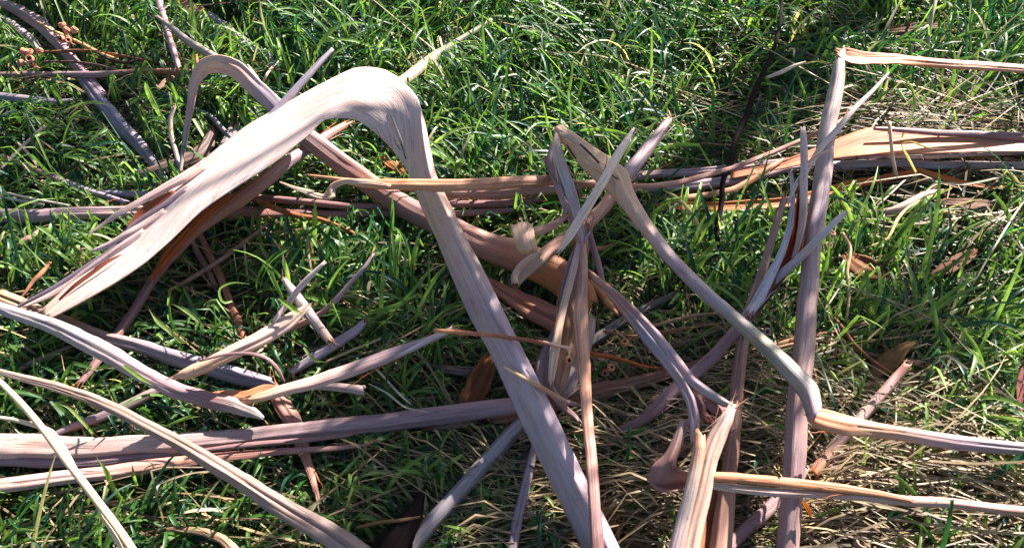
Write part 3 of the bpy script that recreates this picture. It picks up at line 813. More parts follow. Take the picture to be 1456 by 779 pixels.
strip('upper strand of the twisted pair falling from the knot to the folded corner',
    [(842, 392, .20, 4), (868, 412, .20, 9), (898, 440, .195, 12), (930, 475, .19, 14), (958, 510, .185, 15), (982, 540, .185, 15), (1005, 558, .185, 15), (1028, 572, .185, 11), (1042, 578, .185, 7)], lean=-0.3, tint=[PINK, MAUVE, LILAC, LILAC, (.44, .37, .35)], curl=150)
strip('lower strand of the twisted pair falling from the knot, its foot hanging down and torn',
    [(838, 388, .19, 4), (862, 412, .195, 13), (890, 446, .19, 17), (918, 480, .185, 18), (945, 512, .18, 17), (966, 540, .18, 16), (980, 568, .175, 16), (986, 598, .165, 15), (986, 628, .16, 9)], lean=-0.4, tint=[PINK, PINK, BLUEGREY, LILAC, LILAC, LILAC], groove=.14, torn=1.2)

# lower right group
strip('bright folded strip running from below the twisted pair to the bottom edge',
    [(1042, 578, .19, 12), (1034, 594, .195, 20), (1022, 618, .19, 26), (1010, 650, .18, 27), (1000, 690, .165, 28), (990, 730, .15, 30), (978, 792, .13, 34)], lean=0.8, tint=[(.5, .38, .33), (.58, .42, .35), (.60, .43, .35), (.54, .4, .34)], curl=130, groove=.07)
strip('grey roll with an orange torn mouth, left beside the bright folded strip',
    [(996, 616, .20, 16), (996, 634, .20, 17), (990, 665, .19, 18), (982, 700, .18, 18), (972, 740, .165, 20), (958, 795, .15, 22)], tint=[TAN, (.50, .42, .38), LILAC, LILAC], inn=(.66, .3, .15), curl=260, torn=.8)
strip('dark red open inside of a strip behind the bright strip at the bottom edge',
    [(1040, 655, .08, 14), (1030, 690, .085, 26), (1018, 735, .085, 36), (1006, 795, .085, 46)], face='in', inn=(.34, .15, .09), tint=BROWN, curl=-60)
strip('slender brown pole left of the tall pole, running down to the bottom edge',
    [(1116, 278, .15, 5), (1104, 320, .15, 11), (1090, 365, .145, 13), (1075, 410, .14, 14), (1063, 450, .135, 15), (1054, 500, .13, 17), (1048, 550, .125, 19), (1044, 600, .12, 20), (1038, 650, .115, 22), (1032, 700, .11, 26), (1026, 750, .105, 30), (1020, 795, .10, 32)], lean=-0.2, tint=[MAUVE, (.34, .22, .20), (.36, .22, .19), (.34, .2, .16), (.44, .27, .22), (.42, .25, .2)], curl=170)
sheet('flared dark mauve hood of bark with an orange pink lining at lower right',
    [[(968, 596, .15), (972, 596, .155), (976, 600, .15)], [(955, 626, .14), (962, 630, .15), (970, 634, .14)], [(943, 648, .13), (952, 655, .145), (962, 654, .135)], [(926, 664, .115), (940, 670, .13), (962, 662, .135)],
     [(923, 684, .11), (938, 690, .105), (968, 668, .13)], [(936, 698, .11), (958, 692, .095), (992, 672, .12)], [(970, 698, .11), (985, 690, .10), (1006, 676, .115)], [(1010, 694, .115), (1014, 688, .11), (1018, 680, .115)]],
    tint=(.26, .17, .19), inn=[(.42, .3, .27), (.36, .22, .2), (.34, .2, .19), (.44, .25, .21), (.55, .34, .27)], face='in', nu=50, nv=16)
strip('orange level strip crossing the foot of the tall pole, upper of two',
    [(1014, 676, .165, 14), (1050, 677, .165, 15), (1100, 681, .165, 15), (1150, 687, .16, 15), (1200, 693, .155, 13), (1250, 701, .15, 9), (1300, 712, .145, 3)], tint=[(.50, .25, .16), (.48, .24, .15), (.44, .24, .16)], curl=120, torn=.3)
strip('pale level strip running from the hood to the right edge, lower of two',
    [(1006, 688, .155, 10), (1040, 692, .155, 13), (1100, 697, .155, 14), (1160, 700, .15, 14), (1230, 703, .145, 15), (1300, 710, .14, 17), (1370, 715, .14, 17), (1475, 724, .135, 18)], lean=0.5, tint=[(.48, .38, .33), (.46, .30, .25), (.44, .27, .22)], curl=150, torn=.6)
strip('mauve curved band sweeping up under the twisted pair to a pale tip over the pole',
    [(846, 616, .06, 3, 50), (875, 614, .07, 10, 50), (905, 602, .08, 15, 60), (935, 578, .09, 19, 60), (962, 552, .10, 20, 80), (995, 524, .11, 19, 100), (1025, 495, .125, 18, 120), (1050, 466, .14, 17, 120), (1075, 432, .16, 17, 120), (1105, 396, .18, 14, 120), (1135, 368, .215, 12, 130), (1168, 336, .26, 11, 130), (1202, 301, .27, 6, 130)], lean=-0.3, tint=[MAUVE, MAUVE, (.4, .28, .28), MAUVE, LILAC, (.46, .4, .4), (.5, .45, .44)], torn=.8)
strip('grey splinter standing against the red lined cleft left of the tall pole',
    [(1125, 246, .25, 4), (1128, 285, .235, 6), (1124, 320, .22, 9), (1112, 358, .205, 10), (1096, 392, .19, 14), (1082, 420, .18, 16), (1066, 444, .17, 12)], tint=(.48, .44, .46), curl=120)
strip('round topped upright strip left of the tall pole, outer half of the red cleft',
    [(1142, 182, .29, 7), (1143, 200, .285, 10), (1144, 235, .27, 11), (1144, 275, .25, 12), (1142, 312, .235, 11), (1136, 345, .22, 8), (1128, 368, .21, 3)], lean=0.4, tint=[(.56, .44, .4), (.5, .38, .35), MAUVE], curl=130, torn=.4)
sheet('dark red hollow between the two upright splinters left of the tall pole',
    [[(1138, 250, .235), (1139, 251, .233), (1141, 250, .235)], [(1132, 290, .225), (1136, 292, .212), (1142, 290, .23)], [(1126, 325, .215), (1133, 330, .195), (1143, 322, .22)], [(1116, 352, .205), (1126, 360, .183), (1141, 350, .21)], [(1098, 395, .185), (1108, 400, .172), (1126, 380, .19)], [(1074, 434, .17), (1084, 436, .162), (1096, 424, .17)], [(1060, 456, .155), (1064, 458, .152), (1070, 454, .155)]],
    tint=(.28, .18, .18), inn=[(.45, .12, .06), (.4, .1, .05), (.2, .07, .05), (.2, .1, .09)], face='in', nu=40, nv=12)
strip('pale thin strip crossing the upper part of the tall pole toward upper right',
    [(1262, 106, .29, 3), (1240, 130, .285, 6), (1215, 154, .28, 7), (1192, 182, .275, 8), (1168, 208, .27, 9), (1150, 236, .26, 8), (1132, 262, .25, 6), (1120, 290, .24, 4)], tint=(.54, .44, .4), curl=140, torn=1.5)
strip('short pale sliver crossing the tall pole beside the thin pale strip', [(1182, 214, .28, 3), (1160, 222, .275, 4), (1148, 232, .27, 3)], tint=CREAM, curl=100, name='bark_sliver', cat='bark sliver')
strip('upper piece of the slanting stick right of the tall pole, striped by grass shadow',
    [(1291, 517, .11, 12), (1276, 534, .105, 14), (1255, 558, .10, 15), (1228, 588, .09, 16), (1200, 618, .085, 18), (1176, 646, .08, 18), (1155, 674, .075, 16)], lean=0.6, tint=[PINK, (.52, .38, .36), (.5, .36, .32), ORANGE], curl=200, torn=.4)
strip('mauve lower piece of the slanting stick passing behind the foot of the tall pole',
    [(1150, 664, .07, 16), (1120, 696, .07, 22), (1090, 726, .07, 23), (1060, 752, .065, 23), (1020, 792, .06, 22)], tint=(.38, .27, .27), curl=200)
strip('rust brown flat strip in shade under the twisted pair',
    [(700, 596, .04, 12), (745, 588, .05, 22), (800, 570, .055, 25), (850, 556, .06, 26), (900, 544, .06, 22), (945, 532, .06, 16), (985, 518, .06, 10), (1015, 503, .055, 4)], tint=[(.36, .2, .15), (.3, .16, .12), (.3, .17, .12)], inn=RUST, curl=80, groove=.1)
strip('dark mossy stick behind the gumnuts in the centre',
    [(785, 530, .055, 12), (812, 504, .06, 16), (842, 482, .06, 18), (880, 458, .055, 16), (920, 436, .055, 15), (962, 416, .05, 10)], tint=(.21, .18, .17), curl=220, rag=.12)
strip('rust pink sheet of bark lying flat left of the knot, below the long log',
    [(690, 398, .05, 10), (718, 414, .055, 26), (752, 432, .055, 40), (790, 452, .055, 44), (822, 470, .05, 26), (836, 482, .05, 8)], tint=(.40, .2, .15), inn=RUST, curl=50)
strip('small stick end poking out right of the hanging strip', [(838, 398, .07, 8), (858, 420, .08, 9), (872, 438, .085, 8), (878, 446, .085, 4)], tint=TAN, curl=200, name='twig', cat='twig')
strip('short rust twig right of the knot under the bent strip', [(838, 352, .08, 9), (852, 353, .08, 7), (876, 347, .08, 5)], tint=(.4, .22, .15), curl=240, name='twig', cat='twig')

# left and lower left
strip('large speckled grey strip curving down from the left edge to a chalky tip',
    [(-16, 430, .13, 16), (10, 440, .13, 20), (45, 452, .13, 22), (85, 466, .13, 26), (125, 484, .128, 28), (165, 506, .125, 27), (205, 530, .12, 25), (250, 553, .115, 25), (295, 566, .11, 27), (330, 572, .11, 28), (356, 582, .105, 20), (374, 594, .10, 5)], lean=0.1, tint=[LILAC, (.40, .36, .36), (.41, .36, .35), (.38, .33, .32), LILAC, MAUVE, (.45, .42, .39)], curl=120, torn=.4)
strip('brown topped strip lying behind the large speckled grey strip, blunt at its right end',
    [(-16, 418, .09, 22), (20, 430, .09, 24), (60, 446, .09, 18), (105, 464, .09, 18), (155, 482, .09, 20), (205, 496, .09, 22), (255, 512, .09, 24), (300, 524, .085, 25), (345, 536, .08, 25), (384, 546, .08, 18)], lean=-0.2, tint=[PINK, (.52, .34, .24), (.42, .28, .22), (.34, .26, .27), BLUEGREY, BLUEGREY], groove=.12, curl=180, torn=.3)
strip('orange lapped end joining the grey strip tip to the pink strip at lower left centre',
    [(300, 560, .10, 8), (325, 562, .105, 20), (352, 566, .11, 24), (378, 556, .11, 22), (400, 552, .11, 8)], tint=(.44, .22, .14), inn=ORANGE, curl=70)
strip('fanned cream strip left of centre, rolled to a small hole at its lower left end',
    [(250, 533, .14, 9, 320), (262, 528, .145, 17, 300), (290, 516, .15, 22, 220), (325, 500, .15, 25, 160), (358, 484, .155, 27, 110), (388, 468, .16, 28, 90), (410, 455, .165, 24, 80), (428, 442, .17, 14, 70)], lean=0.6, tint=[(.58, .38, .27), CREAM, (.58, .44, .38), (.56, .42, .36)], inn=BROWN, torn=2.2)
strip('white pointed sliver sticking up from the fanned cream strip', [(461, 373, .23, 4), (440, 392, .215, 8), (424, 410, .20, 9), (408, 432, .18, 8), (388, 458, .165, 5)], lean=0.8, tint=(.58, .46, .42), curl=160, name='bark_sliver', cat='bark sliver')
strip('grey flake falling to the right from the tip of the fanned strip, its end curled',
    [(404, 396, .17, 6), (416, 414, .165, 15), (432, 436, .155, 17), (448, 456, .14, 15), (462, 474, .125, 14), (471, 486, .12, 12)], tint=[GREY, GREY, (.36, .3, .3), BROWN], inn=RUST, curl=90)
strip('long tapering lilac stalk rising right of the fanned strip', [(531, 361, .19, 2), (518, 380, .18, 5), (498, 402, .16, 6), (478, 425, .14, 7), (456, 445, .12, 8), (430, 458, .11, 9), (400, 470, .10, 8), (378, 480, .09, 5)], tint=[LILAC, LILAC, PINK, MAUVE], curl=220)
strip('short lilac stick with a blunt top between the fanned strip and the pink strip',
    [(518, 457, .12, 8), (506, 470, .115, 13), (485, 484, .105, 14), (462, 499, .095, 14), (438, 513, .085, 14), (412, 530, .07, 9)], lean=-0.2, tint=(.40, .34, .38), curl=200, torn=.3)
strip('thin hooked shaving curling over under the fanned strip', [(286, 512, .16, 3), (325, 503, .17, 4), (358, 503, .175, 5), (380, 510, .17, 5), (396, 526, .15, 5), (404, 542, .13, 2)], tint=MAUVE, inn=TAN, curl=80, name='bark_sliver', cat='bark sliver')
strip('pink strip with a shredded right end left of the great arch right limb',
    [(350, 566, .13, 10), (370, 562, .135, 16), (400, 553, .14, 19), (440, 542, .145, 22), (480, 528, .15, 24), (520, 514, .15, 23), (560, 500, .15, 21), (592, 488, .155, 16), (618, 478, .16, 12), (636, 472, .16, 5)], lean=0.5, tint=[(.55, .32, .22), (.56, .41, .36), (.52, .38, .35), LILAC, LILAC], inn=RUST, groove=.12, torn=2.0, curl=150)
strip('small rolled piece with a dark round hole under the pink strip',
    [(376, 566, .10, 5), (410, 556, .105, 9), (445, 547, .11, 12), (480, 548, .11, 13), (505, 551, .11, 14), (518, 553, .108, 15)], tint=(.46, .36, .33), inn=(.4, .2, .12), curl=340, torn=.1, seg=17)
strip('shreds of pale bark crossing at the tip of the pink strip', [(560, 508, .15, 3), (590, 494, .165, 6), (618, 478, .175, 7), (642, 466, .18, 3)], tint=(.52, .42, .42), curl=60, torn=2)
strip('thin rust stalk lying level across the great arch right limb', [(620, 469, .195, 5), (660, 472, .195, 6), (700, 476, .192, 5), (745, 482, .185, 5), (775, 487, .18, 4), (800, 492, .17, 3)], tint=[TAN, (.42, .2, .14), (.3, .13, .1), (.4, .18, .12)], curl=250, name='twig', cat='twig')
strip('pointed straw laid on the great arch right limb below the rust stalk', [(716, 521, .165, 2), (740, 534, .168, 5), (768, 550, .165, 7), (800, 568, .15, 7), (826, 578, .15, 3)], tint=[STRAWC, TAN, MAUVE], curl=100, name='bark_sliver', cat='bark sliver')
strip('long grey brown strip with a central seam curving to the bottom edge',
    [(-16, 524, .17, 7), (30, 536, .17, 11), (75, 547, .168, 15), (120, 562, .165, 17), (165, 583, .16, 18), (210, 606, .155, 20), (260, 633, .15, 22), (310, 662, .145, 25), (360, 692, .14, 28), (410, 722, .135, 32), (460, 752, .13, 36), (525, 798, .12, 40)], tint=[GREY, (.38, .28, .23), (.36, .26, .22), (.34, .245, .21), (.34, .25, .22), (.36, .28, .26)], groove=.13, curl=110, ridge=.05)
strip('dark mauve strip low in the grass behind the long grey brown strip',
    [(70, 620, .05, 6), (105, 604, .055, 11), (145, 590, .06, 14), (185, 572, .065, 15), (215, 557, .07, 14), (245, 542, .07, 8)], tint=[(.28, .22, .25), (.32, .24, .25), (.5, .38, .33)])
strip('dark brown stick in the grass left of the furled strip tail', [(16, 532, .05, 6), (42, 516, .055, 10), (70, 505, .06, 11), (98, 493, .06, 7)], tint=(.26, .19, .16), curl=200)
strip('thick pale pink log across the lower left, split along its left half',
    [(-18, 630, .085, 52), (40, 632, .085, 50), (95, 634, .085, 47), (150, 634, .085, 42), (210, 630, .085, 38), (270, 626, .085, 36), (330, 620, .085, 32), (400, 612, .085, 30), (470, 604, .085, 29), (540, 597, .085, 29), (610, 589, .085, 29), (680, 580, .085, 29), (735, 573, .085, 27)], tint=[(.50, .36, .31), (.50, .37, .33), (.48, .36, .33), (.42, .31, .30), (.38, .27, .28), (.38, .27, .28)], curl=185, torn=.3, rag=.03, seg=17)
strip('dark lower lip of the split log at the left edge', [(-18, 652, .065, 16), (60, 656, .065, 18), (130, 655, .065, 16), (200, 648, .065, 13), (270, 640, .065, 8), (340, 632, .07, 3)], tint=(.32, .24, .25), curl=110)
strip('flat pink strip under the thick pale pink log at lower left, tapering right',
    [(-18, 692, .07, 24), (40, 684, .075, 25), (95, 675, .075, 24), (150, 669, .075, 23), (210, 661, .075, 22), (270, 653, .075, 18), (330, 647, .075, 14), (400, 641, .075, 11), (470, 637, .075, 8), (524, 632, .075, 3)], lean=0.4, tint=[(.52, .38, .32), (.50, .36, .32), PINK, MAUVE], curl=100)
strip('thin strand between the thick pale pink log and the flat pink strip', [(270, 642, .085, 3), (320, 636, .085, 7), (370, 631, .085, 8), (430, 626, .085, 7), (500, 618, .08, 3)], tint=MAUVE, curl=100)
strip('rust pink bark tongue hanging below the thick log with a frayed foot',
    [(386, 545, .07, 14), (400, 570, .07, 26), (415, 595, .065, 27), (428, 630, .055, 22), (436, 655, .05, 14), (446, 685, .05, 9), (454, 715, .045, 4)], tint=[(.40, .2, .15), (.42, .24, .2), PINK, PINK], curl=60, torn=1.5)
strip('shorter left stick of the brown pair in grass below the furled strip', [(270, 330, .05, 6), (280, 355, .055, 9), (293, 378, .055, 10), (306, 405, .05, 7)], tint=(.30, .17, .14), curl=200)
strip('longer right stick of the brown pair in grass below the furled strip',
    [(284, 330, .055, 7), (298, 360, .06, 11), (312, 388, .06, 12), (326, 425, .05, 12), (338, 455, .045, 12), (350, 490, .04, 8)], tint=(.36, .18, .13), curl=200)
strip('slim straight brown stick under the furled strip', [(380, 318, .09, 3), (350, 342, .09, 6), (315, 368, .085, 6), (280, 390, .08, 6), (238, 414, .07, 4)], tint=(.30, .21, .17), curl=240, name='twig', cat='twig')
strip('small rust twig in the grass near the left edge below the level log', [(70, 374, .08, 4), (58, 388, .085, 6), (46, 400, .08, 5), (36, 415, .07, 3), (26, 428, .06, 2)], tint=(.38, .2, .14), curl=200, name='twig', cat='twig')
strip('small cream chip in the grass near the left edge under the level log', [(28, 345, .06, 8), (42, 338, .065, 9), (58, 326, .065, 4)], tint=CREAM, curl=80, name='bark_sliver', cat='bark sliver')
strip('blue grey round stick running from the great arch right limb down to the bottom edge',
    [(748, 596, .06, 22), (725, 618, .06, 24), (700, 646, .06, 24), (672, 676, .06, 24), (645, 706, .06, 25), (618, 738, .06, 26), (592, 768, .055, 28), (568, 800, .055, 28)], lean=-0.4, tint=(.40, .36, .37), curl=210)
strip('narrow lilac strip between the blue grey stick and the great arch',
    [(764, 615, .08, 6), (758, 645, .08, 11), (750, 680, .08, 14), (742, 715, .08, 15), (735, 750, .08, 16), (726, 795, .08, 18)], tint=(.38, .30, .32), curl=200, groove=.12)
strip('hooked brown curl of bark at the bottom edge, lower left', [(236, 752, .07, 4), (262, 752, .08, 9), (292, 756, .085, 12), (316, 766, .085, 14), (336, 785, .08, 16)], tint=[BROWN, (.42, .28, .2), TAN], inn=BROWN, curl=80)
strip('thick white sunlit straw crossing the logs at the lower left corner', [(-12, 530, .26, 6), (30, 572, .26, 8), (62, 610, .26, 9), (95, 655, .26, 10), (130, 700, .255, 10), (162, 742, .25, 10), (200, 798, .24, 10)], tint=(.68, .52, .38), curl=160, torn=.2, name='straw', cat='straw')
strip('second paler straw bending beside the thick white straw at lower left', [(-12, 591, .25, 4), (25, 597, .25, 5), (55, 605, .25, 6), (72, 612, .252, 6), (90, 636, .25, 6), (112, 676, .245, 5), (140, 720, .24, 5), (170, 775, .235, 5), (180, 796, .23, 5)], tint=(.70, .56, .42), curl=160, torn=.2, name='straw', cat='straw')

# leaves and small stuff lying about
def leaf(label, pts, tint, curl=40, **k):
    return strip(label, pts, tint=tint, inn=tuple(c * .8 for c in tint), curl=14, torn=.3, rag=.14, ridge=.13, thick=.0006, up=.75, name='dead_leaf', cat='leaf', **k)
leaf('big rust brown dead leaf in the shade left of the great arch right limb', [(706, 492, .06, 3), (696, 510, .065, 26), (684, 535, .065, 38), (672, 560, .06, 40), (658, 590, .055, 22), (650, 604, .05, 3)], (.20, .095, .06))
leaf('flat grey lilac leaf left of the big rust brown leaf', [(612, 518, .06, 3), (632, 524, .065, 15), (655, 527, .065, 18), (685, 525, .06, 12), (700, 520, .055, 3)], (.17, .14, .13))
leaf('large dark brown leaf at the bottom edge right of the long grey brown strip', [(604, 690, .08, 2), (596, 712, .08, 18), (580, 740, .075, 40), (560, 775, .07, 56), (545, 800, .06, 60)], (.03, .018, .015))  # near-black brown: the shade on this leaf is put into its colour
leaf('orange brown leaf right of the tall pole at mid height', [(1202, 362, .075, 14), (1214, 372, .08, 38), (1230, 383, .08, 44), (1248, 389, .078, 30), (1260, 394, .07, 8)], (.24, .12, .075))
leaf('tan leaf half in shade at the tip of the slanting stick', [(1302, 486, .06, 4), (1284, 494, .065, 18), (1266, 506, .065, 28), (1250, 524, .055, 26), (1238, 544, .05, 8)], (.26, .16, .095))
leaf('brown leaf in the grass near the top right edge', [(1246, 46, .06, 4), (1270, 44, .065, 18), (1300, 40, .065, 22), (1330, 36, .06, 14), (1350, 34, .055, 3)], (.20, .12, .075))
leaf('long mauve brown leaf under the kinked orange strip at right', [(1328, 288, .06, 4), (1352, 287, .065, 18), (1380, 290, .065, 24), (1408, 291, .06, 18), (1428, 292, .055, 3)], (.24, .15, .11))
leaf('dark rust leaf low in the grass at the right', [(1320, 392, .05, 3), (1342, 384, .055, 20), (1364, 372, .055, 24), (1390, 356, .05, 8)], (.16, .08, .05))
leaf('dark maroon leaf cut by the right edge', [(1452, 520, .06, 4), (1454, 545, .065, 16), (1458, 575, .065, 22), (1462, 600, .06, 6)], (.20, .08, .07))
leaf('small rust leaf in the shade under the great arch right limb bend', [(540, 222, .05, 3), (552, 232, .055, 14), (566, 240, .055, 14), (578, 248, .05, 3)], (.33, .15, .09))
leaf('brown leaf under the small arch leg', [(222, 128, .05, 3), (236, 116, .055, 12), (250, 106, .05, 4)], (.38, .26, .2))
leaf('orange shaving below the crossing of tall pole and level strips', [(1141, 713, .13, 4), (1148, 722, .125, 8), (1153, 736, .12, 3)], (.42, .15, .06))

def twig(label, pts, tint=(.07, .05, .045), **k):
    return strip(label, pts, tint=tint, inn=tint, curl=300, torn=.3, name='twig', cat='twig', rag=.02, ridge=.06, wob=.5, **k)
twig('long black twig descending through the grass from the top edge right of centre', [(1112, -8, .12, 4), (1108, 40, .12, 5), (1098, 78, .12, 6), (1082, 112, .12, 7), (1064, 152, .12, 8), (1050, 190, .12, 8), (1040, 226, .12, 8), (1031, 250, .125, 7), (1026, 285, .12, 7), (1020, 325, .11, 6), (1024, 362, .10, 6), (1027, 388, .095, 4)], tint=(.018, .010, .010))
twig('bent pale straw beside the black twig', [(1090, 110, .13, 3), (1112, 102, .135, 5), (1130, 93, .14, 4), (1146, 88, .14, 2)], tint=(.55, .48, .40))
twig('thin rust stem crossing right of the tall pole foot of grass', [(1180, 445, .08, 2), (1196, 462, .085, 4), (1215, 488, .085, 4), (1240, 512, .08, 4), (1268, 530, .08, 3), (1300, 545, .07, 2)], tint=(.30, .16, .11))
twig('brown stem running level behind the tall pole at mid height', [(1060, 500, .06, 3), (1100, 490, .065, 7), (1140, 478, .065, 7), (1190, 470, .06, 3), (1232, 458, .06, 2)], tint=(.34, .2, .15))
twig('long brown twig lying level right of the tall pole', [(1140, 475, .055, 3), (1180, 488, .055, 5), (1230, 500, .055, 5), (1280, 512, .055, 4), (1320, 520, .05, 2)], tint=(.30, .17, .12))
twig('upright pale stalk standing before the broad orange strip at right', [(1276, 252, .09, 5), (1272, 230, .115, 4), (1268, 205, .14, 4), (1265, 173, .17, 4)], tint=(.58, .46, .36))
twig('upright straw at the top right edge above the orange folded strip', [(1318, 80, .09, 3), (1322, 50, .12, 4), (1326, 20, .15, 4), (1332, -8, .17, 4)], tint=(.46, .42, .32))
twig('pale crooked stem right of the tall pole', [(1204, 455, .06, 2), (1208, 420, .08, 4), (1205, 385, .10, 4), (1209, 352, .11, 4), (1198, 330, .115, 3)], tint=(.50, .38, .27))
twig('rust twig stub right of the tall pole at the red cleft height', [(1196, 285, .11, 5), (1204, 294, .11, 6), (1212, 302, .105, 5)], tint=(.5, .3, .2))
twig('brown twig carrying gumnuts through the upper left grass', [(50, 74, .08, 2), (92, 72, .085, 4), (130, 72, .09, 4), (170, 78, .085, 4), (210, 86, .08, 3), (250, 92, .07, 2)], tint=(.24, .13, .09))
twig('straw coloured twig above the gumnuts at upper left', [(52, 30, .09, 2), (80, 45, .095, 4), (108, 58, .095, 4), (140, 74, .09, 4), (166, 84, .085, 3)], tint=(.5, .32, .2))
twig('thin dark twig under the gumnut twig at upper left', [(60, 88, .085, 2), (100, 87, .09, 3), (140, 92, .085, 3), (180, 104, .08, 2)], tint=(.14, .1, .09))
nut_twig = twig('rust stem carrying gumnuts right of the hanging strip', [(828, 498, .10, 4), (850, 503, .11, 5), (868, 506, .11, 5), (888, 512, .105, 4), (915, 520, .09, 3), (950, 524, .07, 2)], tint=(.42, .15, .09))
twig('pale thread of grass stem in front of the cream ribbon below the knot', [(772, 485, .20, 2), (790, 490, .20, 2), (812, 495, .20, 2)], tint=(.6, .4, .34))

strip('left dark petal of bark tucked in the folded corner under the twisted pair', [(992, 560, .17, 6), (992, 574, .168, 20), (998, 588, .16, 18), (1006, 594, .155, 8)], tint=(.25, .12, .12), inn=RUST, curl=60)
strip('right dark petal of bark tucked in the folded corner under the twisted pair', [(1006, 572, .178, 6), (1016, 580, .175, 16), (1028, 584, .172, 14), (1036, 582, .172, 5)], tint=(.27, .13, .12), inn=RUST, curl=60)
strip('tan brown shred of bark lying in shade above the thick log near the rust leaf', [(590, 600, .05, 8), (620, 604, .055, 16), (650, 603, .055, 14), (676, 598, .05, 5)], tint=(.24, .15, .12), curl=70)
twig('upper of two pale threads slanting from the left edge above the level log', [(-6, 271, .10, 2), (45, 282, .10, 3), (98, 292, .09, 2)], tint=(.50, .43, .38))
twig('lower of two pale threads slanting from the left edge above the level log', [(-6, 278, .095, 2), (30, 285, .095, 3), (62, 291, .09, 2)], tint=(.50, .43, .38))
twig('pale stem in the grass between the smaller arch and the lilac stick', [(352, 92, .11, 3), (366, 112, .12, 4), (384, 136, .11, 4), (396, 150, .10, 2)], tint=(.52, .44, .37))
twig('second pale stem crossing the grass above the smaller arch tail', [(398, 84, .10, 2), (380, 104, .12, 3), (370, 128, .10, 3)], tint=(.46, .40, .32))
twig('thin brown stem in shade above the tip of the short lilac stick', [(462, 515, .09, 2), (500, 498, .10, 3), (542, 481, .10, 2)], tint=(.40, .32, .22))
twig('brown twig in the grass at the bottom edge right of the grey brown strip', [(505, 750, .08, 3), (540, 742, .085, 4), (575, 738, .085, 4), (604, 733, .07, 2)], tint=(.26, .16, .1))
twig('crooked dark twig in the grass above the level brown stick', [(120, 60, .08, 2), (150, 82, .09, 4), (178, 88, .09, 4), (205, 82, .08, 2)], tint=(.10, .07, .06))
twig('rust twig tip sticking up beside the shoulder of the smaller arch', [(281, 96, .19, 3), (280, 86, .20, 4), (279, 78, .205, 2)], tint=(.42, .2, .12))
twig('slim brown twig lying right of the knotted strips over dark ground', [(905, 470, .09, 3), (940, 460, .10, 4), (985, 448, .10, 4), (1030, 444, .09, 2)], tint=(.36, .24, .17))
twig('rust stem crossing behind the twisted pair at the centre', [(858, 470, .09, 2), (900, 478, .09, 4), (950, 470, .09, 4), (1005, 462, .08, 2)], tint=(.34, .18, .12))
twig('thin stem running under the brown pole toward the tall pole', [(1050, 512, .09, 3), (1085, 500, .095, 4), (1128, 488, .095, 3)], tint=(.44, .27, .2))

# ------------------------------------------------------------------ gumnuts
def lathe(name, prof, axis, base, mat_, col, parent=None, label=None, cat=None, group=None, seg=14):
    zax = Vector(axis).normalized()
    xax = zax.orthogonal().normalized(); yax = zax.cross(xax)
    V, F = [], []
    k = len(prof)
    for (r, z) in prof:
        for s in range(seg):
            a = 2 * math.pi * s / seg
            V.append(tuple((xax * math.cos(a) + yax * math.sin(a)) * r + zax * z))
    for i in range(k - 1):
        for s in range(seg):
            F.append((i * seg + s, i * seg + (s + 1) % seg, (i + 1) * seg + (s + 1) % seg, (i + 1) * seg + s))
    F.append(tuple(range(seg))[::-1]); F.append(tuple((k - 1) * seg + s for s in range(seg)))
    me = bpy.data.meshes.new(name)
    me.from_pydata(V, [], F)
    me.polygons.foreach_set('use_smooth', [True] * len(F))
    me.materials.append(mat_)
    ca = me.color_attributes.new('col', 'FLOAT_COLOR', 'POINT')
    ca.data.foreach_set('color', np.tile([*col, 1.0], len(V)))
    return link(name, me, parent, base, label, cat, group)


NUT = [(.10, 0), (.30, .10), (.72, .35), (.98, .75), (1.0, 1.05), (.84, 1.32), (.78, 1.42), (.84, 1.52), (.80, 1.58), (.60, 1.56), (.50, 1.38), (.30, 1.25)]
def gumnut(label, px, py, h, rpx, ax, col=(.55, .22, .10), group=None, stem=None):
    p = at(px, py, h)
    r = rpx * 1.0 * depth(p) / FPX
    e = bpy.data.objects.new('gumnut', None); C.objects.link(e)
    e.empty_display_size = .01
    e.location = p; e['label'] = label; e['category'] = 'gumnut'
    if group: e['group'] = group
    e['_org'] = list(p)
    a = Vector(ax).normalized()
    lathe('cup', [(q * r, (z - .75) * r) for q, z in NUT], a, (0, 0, 0), M_TWIG, col, e)
    lathe('opening', [(.3 * r, 0), (.42 * r, .04 * r), (.2 * r, .06 * r)], a, a * (.52 * r), M_TWIG, (.03, .015, .01), e, seg=10)
    L = 4.0 * r
    lathe('stalk', [(.13 * r, 0), (.11 * r, L * .5), (.14 * r, L)], -a + Vector((0, 0, -.25)), -a * (.7 * r), M_TWIG, (.40, .17, .11), e, seg=7)
    return e

G1 = 'gumnuts on the upper left twig'
for (px, py, h, r, ax, lb) in (
        (89, 37, .13, 5.5, (-.2, .3, .8), 'rust gumnut at the top left of the upper cluster on the corner twig'),
        (94, 44, .125, 5, (.5, .2, .5), 'gumnut squeezed between others in the upper cluster, top left'),
        (105, 44, .13, 5.5, (.6, .4, .6), 'rightmost gumnut of the upper cluster, top left'),
        (88, 56, .12, 5.5, (-.2, -.6, .6), 'lowest gumnut of the upper cluster, top left'),
        (97, 58, .12, 4.5, (.4, -.5, .6), 'small gumnut under the upper cluster, top left'),
        (33, 74, .12, 5.5, (-.6, .4, .6), 'leftmost gumnut of the lower cluster, top left'),
        (42, 76, .125, 6, (.1, .2, .9), 'middle top gumnut of the lower cluster, top left'),
        (55, 73, .125, 5.5, (.5, .5, .6), 'rightmost gumnut of the lower cluster, top left'),
        (43, 85, .12, 6, (.1, -.5, .8), 'gumnut beneath the middle of the lower cluster, top left'),
        (31, 90, .115, 5.5, (-.5, -.5, .5), 'lowest left gumnut of the lower cluster, top left')):
    gumnut(lb, px, py, h, r, ax, (.44, .19, .12), G1)
